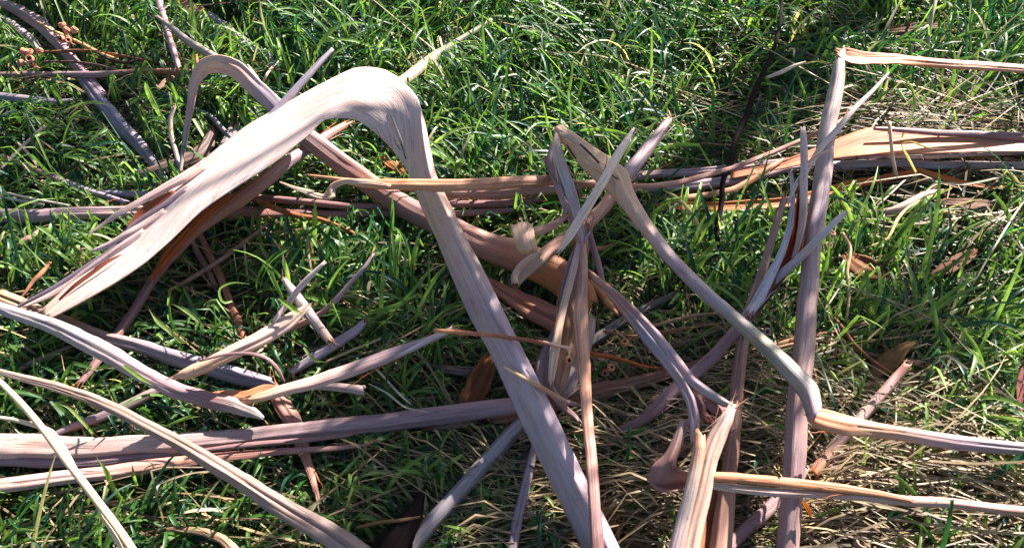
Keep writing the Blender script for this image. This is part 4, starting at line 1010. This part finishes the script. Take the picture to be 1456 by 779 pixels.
gumnut('orange gumnut on the dark ground right of the hanging strip, highest of four', 889, 488, .09, 6, (-.3, .2, .9), group='gumnuts at the centre')
gumnut('glowing gumnut hanging under the rust stem at the centre', 868, 523, .085, 6, (.4, -.2, .8), group='gumnuts at the centre')
gumnut('dark gumnut below the glowing one at the centre', 861, 530, .08, 5.5, (-.3, -.5, .6), (.3, .12, .08), group='gumnuts at the centre')
gumnut('gumnut just left of the hanging strip facing the camera', 808, 512, .15, 6.5, (.3, -.5, .6), group='gumnuts at the centre')
gumnut('gumnut with a clear ring opening left of the tall pole', 1090, 471, .09, 6, (.1, -.7, .7), (.40, .28, .22), group='gumnuts by the tall pole')
gumnut('gumnut with a ring opening on dark thatch right of the tall pole', 1188, 500, .08, 6.5, (.5, -.6, .6), (.36, .2, .13), group='gumnuts by the tall pole')
gumnut('upper brown gumnut right beside the tall pole', 1181, 334, .11, 6.5, (.3, .1, .9), (.33, .19, .14), group='gumnuts by the tall pole')
gumnut('lower brown gumnut right beside the tall pole', 1177, 350, .105, 6, (.1, -.4, .8), (.36, .21, .16), group='gumnuts by the tall pole')
gumnut('dry round gumnut in the thatch at the bottom right', 1322, 745, .07, 9, (-.2, .3, .9), (.32, .2, .14))
gumnut('cracked brown gumnut cut by the bottom edge right of the tall pole', 1224, 776, .07, 12, (.1, .2, .9), (.30, .2, .15))
gumnut('small dark gumnut in the shade beside the blue grey stick', 742, 622, .05, 5, (.2, .3, .8), (.2, .11, .08))

# ------------------------------------------------------------------ what presses the grass down
cx0, cy0, cs = -3.2, -0.6, 0.01
GX, GY = 640, 440
ceil = np.full((GY, GX), 9.0)
for (x, y, z, r) in CEIL:
    i0, i1 = int((x - r - cx0) / cs), int((x + r - cx0) / cs) + 1
    j0, j1 = int((y - r - cy0) / cs), int((y + r - cy0) / cs) + 1
    if i1 < 0 or j1 < 0 or i0 >= GX or j0 >= GY: continue
    i0, j0 = max(i0, 0), max(j0, 0)
    ceil[j0:j1 + 1, i0:i1 + 1] = np.minimum(ceil[j0:j1 + 1, i0:i1 + 1], max(z, 0.012))


def ceil_at(x, y):
    i = np.clip(((x - cx0) / cs).astype(int), 0, GX - 1)
    j = np.clip(((y - cy0) / cs).astype(int), 0, GY - 1)
    return ceil[j, i]


def gz(x, y):
    return 0.010 * np.sin(x * 2.1 + 0.6) * np.cos(y * 1.7) + 0.006 * np.sin(x * 6.3 + y * 4.1)


def vnoise(x, y, f, seed):
    """cheap smooth value noise on arrays"""
    g = np.random.default_rng(seed).random((64, 64))
    u, v = x * f + 31.7, y * f + 17.3
    iu, iv = np.floor(u).astype(int), np.floor(v).astype(int)
    fu, fv = u - iu, v - iv
    fu, fv = fu * fu * (3 - 2 * fu), fv * fv * (3 - 2 * fv)
    a, b = g[iv % 64, iu % 64], g[iv % 64, (iu + 1) % 64]
    c, d = g[(iv + 1) % 64, iu % 64], g[(iv + 1) % 64, (iu + 1) % 64]
    return (a * (1 - fu) + b * fu) * (1 - fv) + (c * (1 - fu) + d * fu) * fv


# the dry thatch lies toward the lower right of the view
P1 = at(1290, 690, 0); P2 = at(960, 640, 0); P3 = at(1300, 230, 0); P4 = at(1100, 520, 0); P5 = at(900, 500, 0)
def dryness(x, y):
    d = (1.0 * np.exp(-(((x - P1.x - .05) / .60) ** 2 + ((y - P1.y + .04) / .17) ** 2)) + .32 * np.exp(-(((x - P2.x - .03) / .21) ** 2 + ((y - P2.y) / .18) ** 2))
         + .6 * np.exp(-(((x - P3.x - .1) / .45) ** 2 + ((y - P3.y) / .26) ** 2)) + .22 * np.exp(-(((x - P4.x) / .45) ** 2 + ((y - P4.y) / .25) ** 2))
         + .12 * np.exp(-(((x - P5.x) / .25) ** 2 + ((y - P5.y) / .2) ** 2)))
    return np.clip(d + (vnoise(x, y, 5.0, 3) - .55) * .38, 0, 1)


def blades(name, n, x, y, length, width, th0, th1, az, twist, seg, colr, colt, mat_, press=True, label=None, z0=None, tip=.12, fold=False, kind='stuff'):
    """flat tapering blades that bend over; th from vertical at root and tip, az = direction of lean"""
    s = np.linspace(0, 1, seg + 1)
    th = th0[:, None] + (th1 - th0)[:, None] * s[None, :] ** 1.3
    ds = length[:, None] / seg
    azs = az[:, None] + twist[:, None] * s[None, :]
    hx = np.cumsum(np.sin(th) * np.cos(azs) * ds, axis=1)
    hy = np.cumsum(np.sin(th) * np.sin(azs) * ds, axis=1)
    hz = np.cumsum(np.cos(th) * ds, axis=1)
    X = x[:, None] + hx; Y = y[:, None] + hy
    Z = (gz(x, y) if z0 is None else z0)[:, None] + hz
    Z = np.maximum(Z, gz(X, Y) + .003)
    if press:
        c = ceil_at(X, Y)
        Z = np.minimum(Z, np.maximum(c - .004, .006))
    prof = np.clip(np.minimum(.55 + 2.0 * s, 1.0) * np.sqrt(np.clip(1.0 - s ** 2.6, 0, 1)) + .02, tip, 1)
    side = azs + math.pi / 2
    roll = rng.uniform(-.7, .7, n)[:, None] + rng.normal(0, .5, n)[:, None] * s[None, :]
    w = width[:, None] * prof[None, :] * .5
    wx, wy, wz = np.cos(side) * np.cos(roll) * w, np.sin(side) * np.cos(roll) * w, np.sin(roll) * w
    if fold:
        V = np.stack([np.stack([X - wx, Y - wy, Z - wz + w * .5], -1), np.stack([X, Y, Z], -1), np.stack([X + wx, Y + wy, Z + wz + w * .5], -1)], 2)
        k = 3
    else:
        V = np.stack([np.stack([X - wx, Y - wy, Z - wz], -1), np.stack([X + wx, Y + wy, Z + wz], -1)], 2)
        k = 2
    nv = (seg + 1) * k
    V = V.reshape(-1, 3)
    base = (np.arange(n) * nv)[:, None, None]
    i = np.arange(seg)[None, :, None]
    fs = []
    for a in range(k - 1):
        q = np.concatenate([base + i * k + a, base + i * k + a + 1, base + (i + 1) * k + a + 1, base + (i + 1) * k + a], axis=2)
        fs.append(q.reshape(-1, 4))
    Fq = np.concatenate(fs)
    me = bpy.data.meshes.new(name)
    me.vertices.add(len(V)); me.vertices.foreach_set('co', V.ravel())
    me.loops.add(Fq.size); me.loops.foreach_set('vertex_index', Fq.ravel().astype(np.int32))
    me.polygons.add(len(Fq))
    me.polygons.foreach_set('loop_start', np.arange(0, Fq.size, 4, dtype=np.int32))
    me.polygons.foreach_set('use_smooth', np.ones(len(Fq), bool))
    cc = colr[:, None, :] * (1 - s[None, :, None]) + colt[:, None, :] * s[None, :, None]
    cc = np.repeat(cc[:, :, None, :], k, axis=2).reshape(-1, 3)
    ca = me.color_attributes.new('col', 'FLOAT_COLOR', 'POINT')
    ca.data.foreach_set('color', np.concatenate([cc, np.ones((len(cc), 1))], 1).ravel())
    me.materials.append(mat_)
    me.update(calc_edges=True)
    o = link(name, me, label=label, kind=kind)
    return o


def scatter(n, dens):
    """roots within the ground that the camera (or one beside it) sees"""
    xs, ys = [], []
    got = 0
    while got < n:
        x = rng.uniform(-2.9, 2.9, n); y = rng.uniform(.1, 3.5, n)
        ok = (np.abs(x) < .62 + .62 * (y + .35)) & (rng.random(n) < dens(x, y))
        xs.append(x[ok]); ys.append(y[ok]); got += ok.sum()
    return np.concatenate(xs)[:n], np.concatenate(ys)[:n]


def green(n, x, y):
    base = np.array([.024, .080, .018]); yel = np.array([.175, .265, .058]); blue = np.array([.014, .052, .030])
    t = np.clip(rng.normal(.45, .28, n) + (vnoise(x, y, 3.0, 9) - .5) * .7, 0, 1)[:, None]
    b = (rng.random(n) < .25)[:, None]
    c = base * (1 - t) + yel * t
    return np.where(b, blue * (.8 + .5 * t), c) * rng.uniform(.75, 1.25, n)[:, None]


def make_grass(name, n, len_mu, len_sd, w0, w1, th0r, th1r, seg, dens, fold=False, lean=1.0):
    x, y = scatter(n, dens)
    # tufts: pull the roots toward tuft centres
    tcx = np.round(x / .055) * .055 + (vnoise(x, y, 18, 21) - .5) * .05
    tcy = np.round(y / .055) * .055 + (vnoise(x, y, 18, 22) - .5) * .05
    k = rng.random(n) * .6
    x = x + (tcx - x) * k; y = y + (tcy - y) * k
    L = np.clip(rng.normal(len_mu, len_sd, n), .03, .26) * (.75 + .5 * vnoise(x, y, 4.0, 5))
    d = dryness(x, y)
    L *= 1 - .35 * d
    az = vnoise(x, y, 3.2, 7) * 9.0 + rng.normal(0, 1.1, n)
    th0 = rng.uniform(*th0r, n); th1 = rng.uniform(*th1r, n)
    # blades under bark stay short and flat
    c = ceil_at(x, y)
    under = c < .5
    L = np.where(under, L * .6, L)
    for off in (.03, .06, .09, .13):
        cb = ceil_at(x, y + off)
        near = (cb < .16) & (rng.random(n) < .6)
        L = np.where(near, np.minimum(L, np.maximum(cb * 1.1, .03) + off * .7), L)
    W = rng.uniform(w0, w1, n)
    colr = green(n, x, y)
    colt = colr * rng.uniform(1.0, 1.35, n)[:, None]
    dead = rng.random(n) < (.03 + .22 * d)
    straw = np.array([.38, .32, .20]) * rng.uniform(.6, 1.2, n)[:, None]
    colr = np.where(dead[:, None], straw, colr); colt = np.where(dead[:, None], straw * 1.1, colt)
    return blades(name, n, x, y, L, W, th0, th1, az, rng.normal(0, .5, n), seg, colr, colt, M_GRASS, fold=fold)


make_grass('short_grass', 34000, .092, .03, .0036, .0075, (.1, 1.0), (1.1, 2.2), 5, lambda x, y: 1 - .62 * dryness(x, y))
make_grass('tall_grass', 34000, .155, .045, .0055, .0110, (.05, .95), (.7, 2.2), 7, lambda x, y: (1 - .52 * dryness(x, y)), fold=True)

# flattened thatch
for nm, n, lo, hi, w0, w1, zl, zh in (('dry_thatch', 15000, .06, .26, .0015, .0034, .004, .035), ('loose_straw', 6000, .16, .48, .0022, .0048, .025, .095)):
    x, y = scatter(n, lambda x, y: np.clip(dryness(x, y) * 1.1 + .045, 0, 1))
    d = dryness(x, y)
    az = rng.normal(-.15, .45, n) + np.where(rng.random(n) < .5, math.pi, 0) + np.where(rng.random(n) < .15, rng.uniform(0, 6.3, n), 0)
    z0 = gz(x, y) + rng.uniform(zl, zh, n) * (.3 + .7 * d)
    tone = (rng.random(n) ** (1.3 if nm == 'dry_thatch' else .8))[:, None]
    cl = (np.array([.42, .29, .15]) * tone + np.array([.075, .048, .03]) * (1 - tone)) * rng.uniform(.6, 1.1, n)[:, None]
    blades(nm, n, x, y, rng.uniform(lo, hi, n), rng.uniform(w0, w1, n), rng.normal(1.48, .10, n), rng.normal(1.66, .13, n), az, rng.normal(0, .3, n), 6, cl, cl, M_STRAW, z0=z0)
# crumbs of leaf and bark on the soil
n = 12000
x, y = scatter(n, lambda x, y: np.full_like(x, .8))
cl = np.array([.07, .04, .022]) * rng.uniform(.4, 1.8, n)[:, None]
blades('leaf_litter', n, x, y, rng.uniform(.008, .035, n), rng.uniform(.003, .010, n), rng.normal(1.5, .2, n), rng.normal(1.6, .3, n), rng.uniform(0, 6.3, n), rng.normal(0, .5, n), 2, cl, cl * .8, M_STRAW, z0=gz(x, y) + .004)


# ------------------------------------------------------------------ single blades one can point to
def blade(label, pts, col=(.13, .24, .05), name='grass_blade', cat='grass blade', curl=50):
    q = catmull([[*p] for p in pts], 14)
    pos = [at(r[0], r[1], r[2]) for r in q]
    V, F = [], []
    nrm_prev = None
    for i, p in enumerate(pos):
        T = (pos[min(i + 1, 13)] - pos[max(i - 1, 0)]).normalized()
        Nn = (CP - p).normalized().lerp(Vector((0, 0, 1)), .3)
        Nn = (Nn - T * Nn.dot(T)).normalized()
        B = T.cross(Nn)
        w = max(q[i][3] * .72, .8) * depth(p) / FPX / 2 * (1.0 if name != 'grass_blade' else max(.12, min(1, (13 - i) / 5)))
        for v in (-1, 0, 1):
            V.append(p + B * (v * w) + Nn * (abs(v) * w * .35))
    org = sum(V, Vector()) / len(V)
    V = [tuple(v - org) for v in V]
    for i in range(13):
        for a in (0, 1):
            F.append((i * 3 + a, i * 3 + a + 1, (i + 1) * 3 + a + 1, (i + 1) * 3 + a))
    me = bpy.data.meshes.new(name)
    me.from_pydata(V, [], F)
    me.polygons.foreach_set('use_smooth', [True] * len(F))
    me.materials.append(M_GRASS if name == 'grass_blade' else M_STRAW)
    ca = me.color_attributes.new('col', 'FLOAT_COLOR', 'POINT')
    ca.data.foreach_set('color', np.tile([*col, 1.0], len(V)))
    return link(name, me, None, org, label, cat)


YG = (.17, .27, .05); PG = (.22, .30, .09); SG = (.45, .38, .2)
blade('bright upright blade in front of the thick level log near the left edge', [(43, 334, .06, 5), (40, 320, .09, 6), (37, 305, .115, 5), (33, 289, .14, 2)], YG)
blade('upright blade standing before the level bundle inside the great arch', [(448, 350, .05, 6), (447, 325, .09, 10), (448, 300, .13, 9), (447, 278, .16, 4)], YG)
blade('dark green blade standing just right of the twisted ribbon, before the level bundle', [(557, 345, .05, 5), (558, 315, .09, 7), (558, 290, .13, 6), (557, 268, .16, 3)], (.06, .14, .03))
blade('pale blade arching over the double roll at upper left', [(86, 160, .07, 2), (110, 150, .10, 5), (140, 146, .11, 6), (165, 154, .09, 2)], PG)
blade('wide yellow green blade over the speckled grey strip', [(176, 520, .14, 7), (190, 530, .15, 8), (206, 541, .15, 8), (218, 548, .145, 5)], YG)
blade('bent bright blade overlapping the thick pale pink log', [(174, 712, .05, 6), (160, 690, .09, 8), (150, 668, .12, 9), (136, 648, .14, 5)], YG)
blade('short yellow green blade over the flat pink strip at lower left', [(195, 690, .07, 4), (190, 675, .10, 6), (188, 658, .12, 4)], YG)
blade('bright blade tilted across the mauve strip near the long grey brown strip', [(132, 616, .07, 5), (116, 598, .09, 6), (98, 580, .11, 7), (84, 574, .12, 4)], PG)
blade('broad sunlit blade between the grey brown strip and the thick log', [(236, 606, .09, 3), (255, 598, .10, 6), (270, 593, .11, 7), (286, 592, .11, 3)], YG)
blade('pale hooked blade over the short lilac stick', [(432, 494, .13, 4), (438, 502, .13, 6), (448, 512, .12, 7), (466, 515, .11, 3)], PG)
blade('yellow green blade across the fanned cream strip', [(396, 424, .18, 5), (408, 432, .185, 9), (422, 442, .18, 9), (432, 446, .17, 4)], YG)
blade('bright upright blade behind the fanned strip tip', [(412, 405, .14, 5), (408, 388, .17, 9), (404, 372, .19, 8), (402, 358, .20, 4)], PG)
blade('sunlit blade to the upper left of the fanned strip tip', [(402, 424, .12, 4), (390, 400, .15, 8), (380, 382, .17, 7), (372, 374, .18, 3)], YG)
blade('pale blade lying over the grass left of the fanned strip', [(290, 464, .11, 3), (276, 450, .13, 8), (262, 440, .14, 9), (244, 432, .14, 4)], PG)
blade('second pale blade just under the first, left of the fanned strip', [(258, 488, .09, 4), (240, 470, .12, 8), (222, 455, .13, 8), (212, 440, .13, 4)], PG)
blade('curled pale blade arching in the grass left of the fanned strip', [(330, 428, .12, 3), (318, 430, .13, 5), (312, 412, .14, 4), (330, 402, .14, 4), (355, 404, .13, 5)], YG)
blade('broad bright blade slanting down before the great arch right of its peak', [(700, 138, .06, 4), (690, 120, .09, 8), (672, 98, .12, 8), (652, 84, .13, 4)], PG)
blade('long bright blade arching beside the right limb of the great arch', [(612, 208, .09, 3), (628, 196, .13, 6), (650, 184, .14, 6), (684, 180, .13, 2)], PG)
blade('tall pale blade hooked over the pale grey roll at right', [(1302, 245, .09, 4), (1290, 222, .12, 5), (1282, 205, .14, 3), (1295, 202, .145, 4), (1318, 210, .14, 4), (1345, 212, .12, 2)], SG)
blade('long straw blade arching above the black twig toward the pole', [(1278, 205, .09, 2), (1300, 150, .13, 5), (1296, 125, .15, 6), (1262, 100, .16, 4)], PG)
blade('yellow green upright blade before the lilac rolls beside the knot', [(918, 258, .12, 5), (922, 246, .13, 6), (928, 235, .14, 2)], YG)
blade('long bright blade in the right middle grass', [(1410, 548, .06, 5), (1398, 520, .09, 8), (1386, 492, .11, 9), (1366, 466, .12, 8), (1350, 440, .12, 4)], YG)
blade('dark broad blade in the right middle grass', [(1352, 500, .06, 4), (1340, 480, .09, 9), (1334, 462, .10, 6)], (.05, .12, .04))
blade('slender blade standing before the tall pole foot in the thatch', [(1206, 514, .05, 3), (1200, 495, .08, 7), (1192, 478, .10, 5)], (.09, .2, .04))
blade('green blade lying in the thatch right of the tall pole foot', [(1160, 735, .07, 3), (1178, 728, .08, 6), (1200, 722, .085, 5), (1208, 719, .085, 2)], YG)
SW = 'straw'
for lb, p, c in (
        ('long straw stalk running level from the slanting stick to the right edge', [(1170, 562, .08, 3), (1260, 578, .085, 4), (1360, 585, .085, 4), (1465, 592, .08, 3)], (.5, .36, .2)),
        ('straw stalk sloping under the pale elbow strip to the right', [(1190, 632, .08, 3), (1270, 636, .09, 5), (1350, 652, .09, 5), (1465, 668, .08, 4)], (.55, .42, .25)),
        ('bright straw arching through the thatch at lower right', [(1290, 655, .09, 3), (1340, 662, .10, 4), (1400, 690, .10, 5), (1465, 720, .09, 4)], (.58, .46, .28)),
        ('tilted straw in the thatch under the pale level strip', [(1370, 762, .07, 6), (1400, 745, .08, 7), (1440, 722, .08, 6), (1466, 705, .075, 4)], (.62, .48, .3)),
        ('long straw crossing low in the lower right corner', [(1140, 740, .07, 3), (1250, 735, .08, 4), (1340, 750, .08, 4), (1465, 770, .07, 3)], (.48, .34, .2)),
        ('pale straw left of the rust tongue of bark', [(524, 545, .08, 2), (552, 560, .085, 4), (575, 578, .08, 4), (610, 586, .07, 2)], (.45, .36, .24)),
        ('grey straw in shade above the thick log', [(525, 515, .08, 3), (545, 535, .08, 4), (570, 562, .08, 4), (585, 575, .07, 2)], (.45, .38, .32)),
        ('straw lying across the lower left corner grass', [(210, 695, .09, 3), (245, 680, .10, 4), (275, 672, .10, 3), (330, 668, .09, 2)], (.4, .3, .18)),
        ('forked pale straw below the broad orange strip at right', [(1430, 250, .09, 3), (1370, 262, .10, 4), (1330, 262, .10, 4), (1310, 280, .09, 3)], (.5, .4, .26)),
        ('upright straw in the grass at the top right', [(1252, 60, .08, 3), (1262, 36, .11, 5), (1275, 12, .13, 4), (1284, -5, .14, 2)], (.42, .36, .2))):
    blade(lb, p, c, name='straw', cat='straw')

# ------------------------------------------------------------------ unseen gum tree added up-sun of the bark, its leaves placed to dapple the heap
def make_tree():
    tr = random.Random(5)
    base = Vector((2.55, 4.1, 0))
    root = bpy.data.objects.new('gum_tree', None); C.objects.link(root)
    root.location = base
    root['label'] = 'young gum tree with thin drooping leaves standing up the slope beyond the bark'
    root['category'] = 'tree'
    def limb(name, pts, rads, parent, off):
        V, F = [], []
        k = 8
        for i, (p, r) in enumerate(zip(pts, rads)):
            T = (pts[min(i + 1, len(pts) - 1)] - pts[max(i - 1, 0)]).normalized()
            a = T.orthogonal().normalized(); c = T.cross(a)
            for s in range(k):
                t = 2 * math.pi * s / k
                V.append(tuple(p - off + (a * math.cos(t) + c * math.sin(t)) * r))
        for i in range(len(pts) - 1):
            for s in range(k):
                F.append((i * k + s, i * k + (s + 1) % k, (i + 1) * k + (s + 1) % k, (i + 1) * k + s))
        me = bpy.data.meshes.new(name); me.from_pydata(V, [], F)
        me.polygons.foreach_set('use_smooth', [True] * len(F)); me.materials.append(M_TWIG)
        ca = me.color_attributes.new('col', 'FLOAT_COLOR', 'POINT')
        ca.data.foreach_set('color', np.tile([.30, .25, .21, 1.0], len(V)))
        return link(name, me, parent)
    top = base + Vector((-.35, -.3, 3.4))
    trunk = [base.lerp(top, t / 8) + Vector((math.sin(t) * .05, math.cos(t * 1.3) * .05, 0)) for t in range(9)]
    limb('trunk', trunk, [.085 - .0085 * t for t in range(9)], root, base)
    LV, LF, LC = [], [], []
    # ends of the limbs: up-sun of the shaded parts of the heap
    spots = [(620, 500, 1.5, .17), (560, 640, 1.35, .18), (700, 720, 1.5, .17), (900, 560, 1.35, .11), (1110, 120, 1.3, .15),
             (60, 200, 1.9, .15), (1230, 520, 1.35, .10), (980, 640, 1.5, .09)]
    for (px, py, hh, rad) in spots:
        g0 = at(px, py, .05)
        c = g0 + S * ((hh - .05) / S.z)
        st = trunk[tr.choice((4, 5, 6))]
        mid = st.lerp(c, .5) + Vector((0, 0, .25))
        pts = [st, st.lerp(mid, .5) + Vector((0, 0, .06)), mid, mid.lerp(c, .5) + Vector((0, 0, .10)), c + Vector((0, 0, .12))]
        limb('limb', pts, [.024, .018, .013, .009, .004], root, base)
        for k in range(int(210 * rad / .2)):
            d = Vector((tr.gauss(0, 1), tr.gauss(0, 1), tr.gauss(0, 1))) * rad * .62
            p = c + d
            ln = tr.uniform(.08, .15); w = tr.uniform(.007, .013)
            dr = Vector((tr.gauss(0, .45), tr.gauss(0, .45), -1)).normalized()
            sd = dr.orthogonal().normalized(); sd = (Matrix.Rotation(tr.uniform(0, 6.28), 3, dr) @ sd) * w
            b0 = len(LV)
            bend = Vector((tr.gauss(0, .2), tr.gauss(0, .2), 0)) * ln
            for s, f in ((0, .12), (.3, 1), (.65, .8), (1, .05)):
                q = p + dr * ln * s + bend * s * s - base
                LV.append(tuple(q - sd * f)); LV.append(tuple(q + sd * f))
            for s in range(3):
                LF.append((b0 + s * 2, b0 + s * 2 + 1, b0 + s * 2 + 3, b0 + s * 2 + 2))
            cc = tr.uniform(.6, 1.3)
            LC += [(.055 * cc, .085 * cc, .035 * cc, 1.0)] * 8
    me = bpy.data.meshes.new('foliage'); me.from_pydata(LV, [], LF); me.materials.append(M_LEAF)
    ca = me.color_attributes.new('col', 'FLOAT_COLOR', 'POINT'); ca.data.foreach_set('color', np.array(LC).ravel())
    link('foliage', me, root, kind='stuff')


make_tree()
for o in list(bpy.data.objects):
    if '_org' in o: del o['_org']
    if o.get('label') == '': del o['label']
    if o.parent is not None and 'category' in o: del o['category']
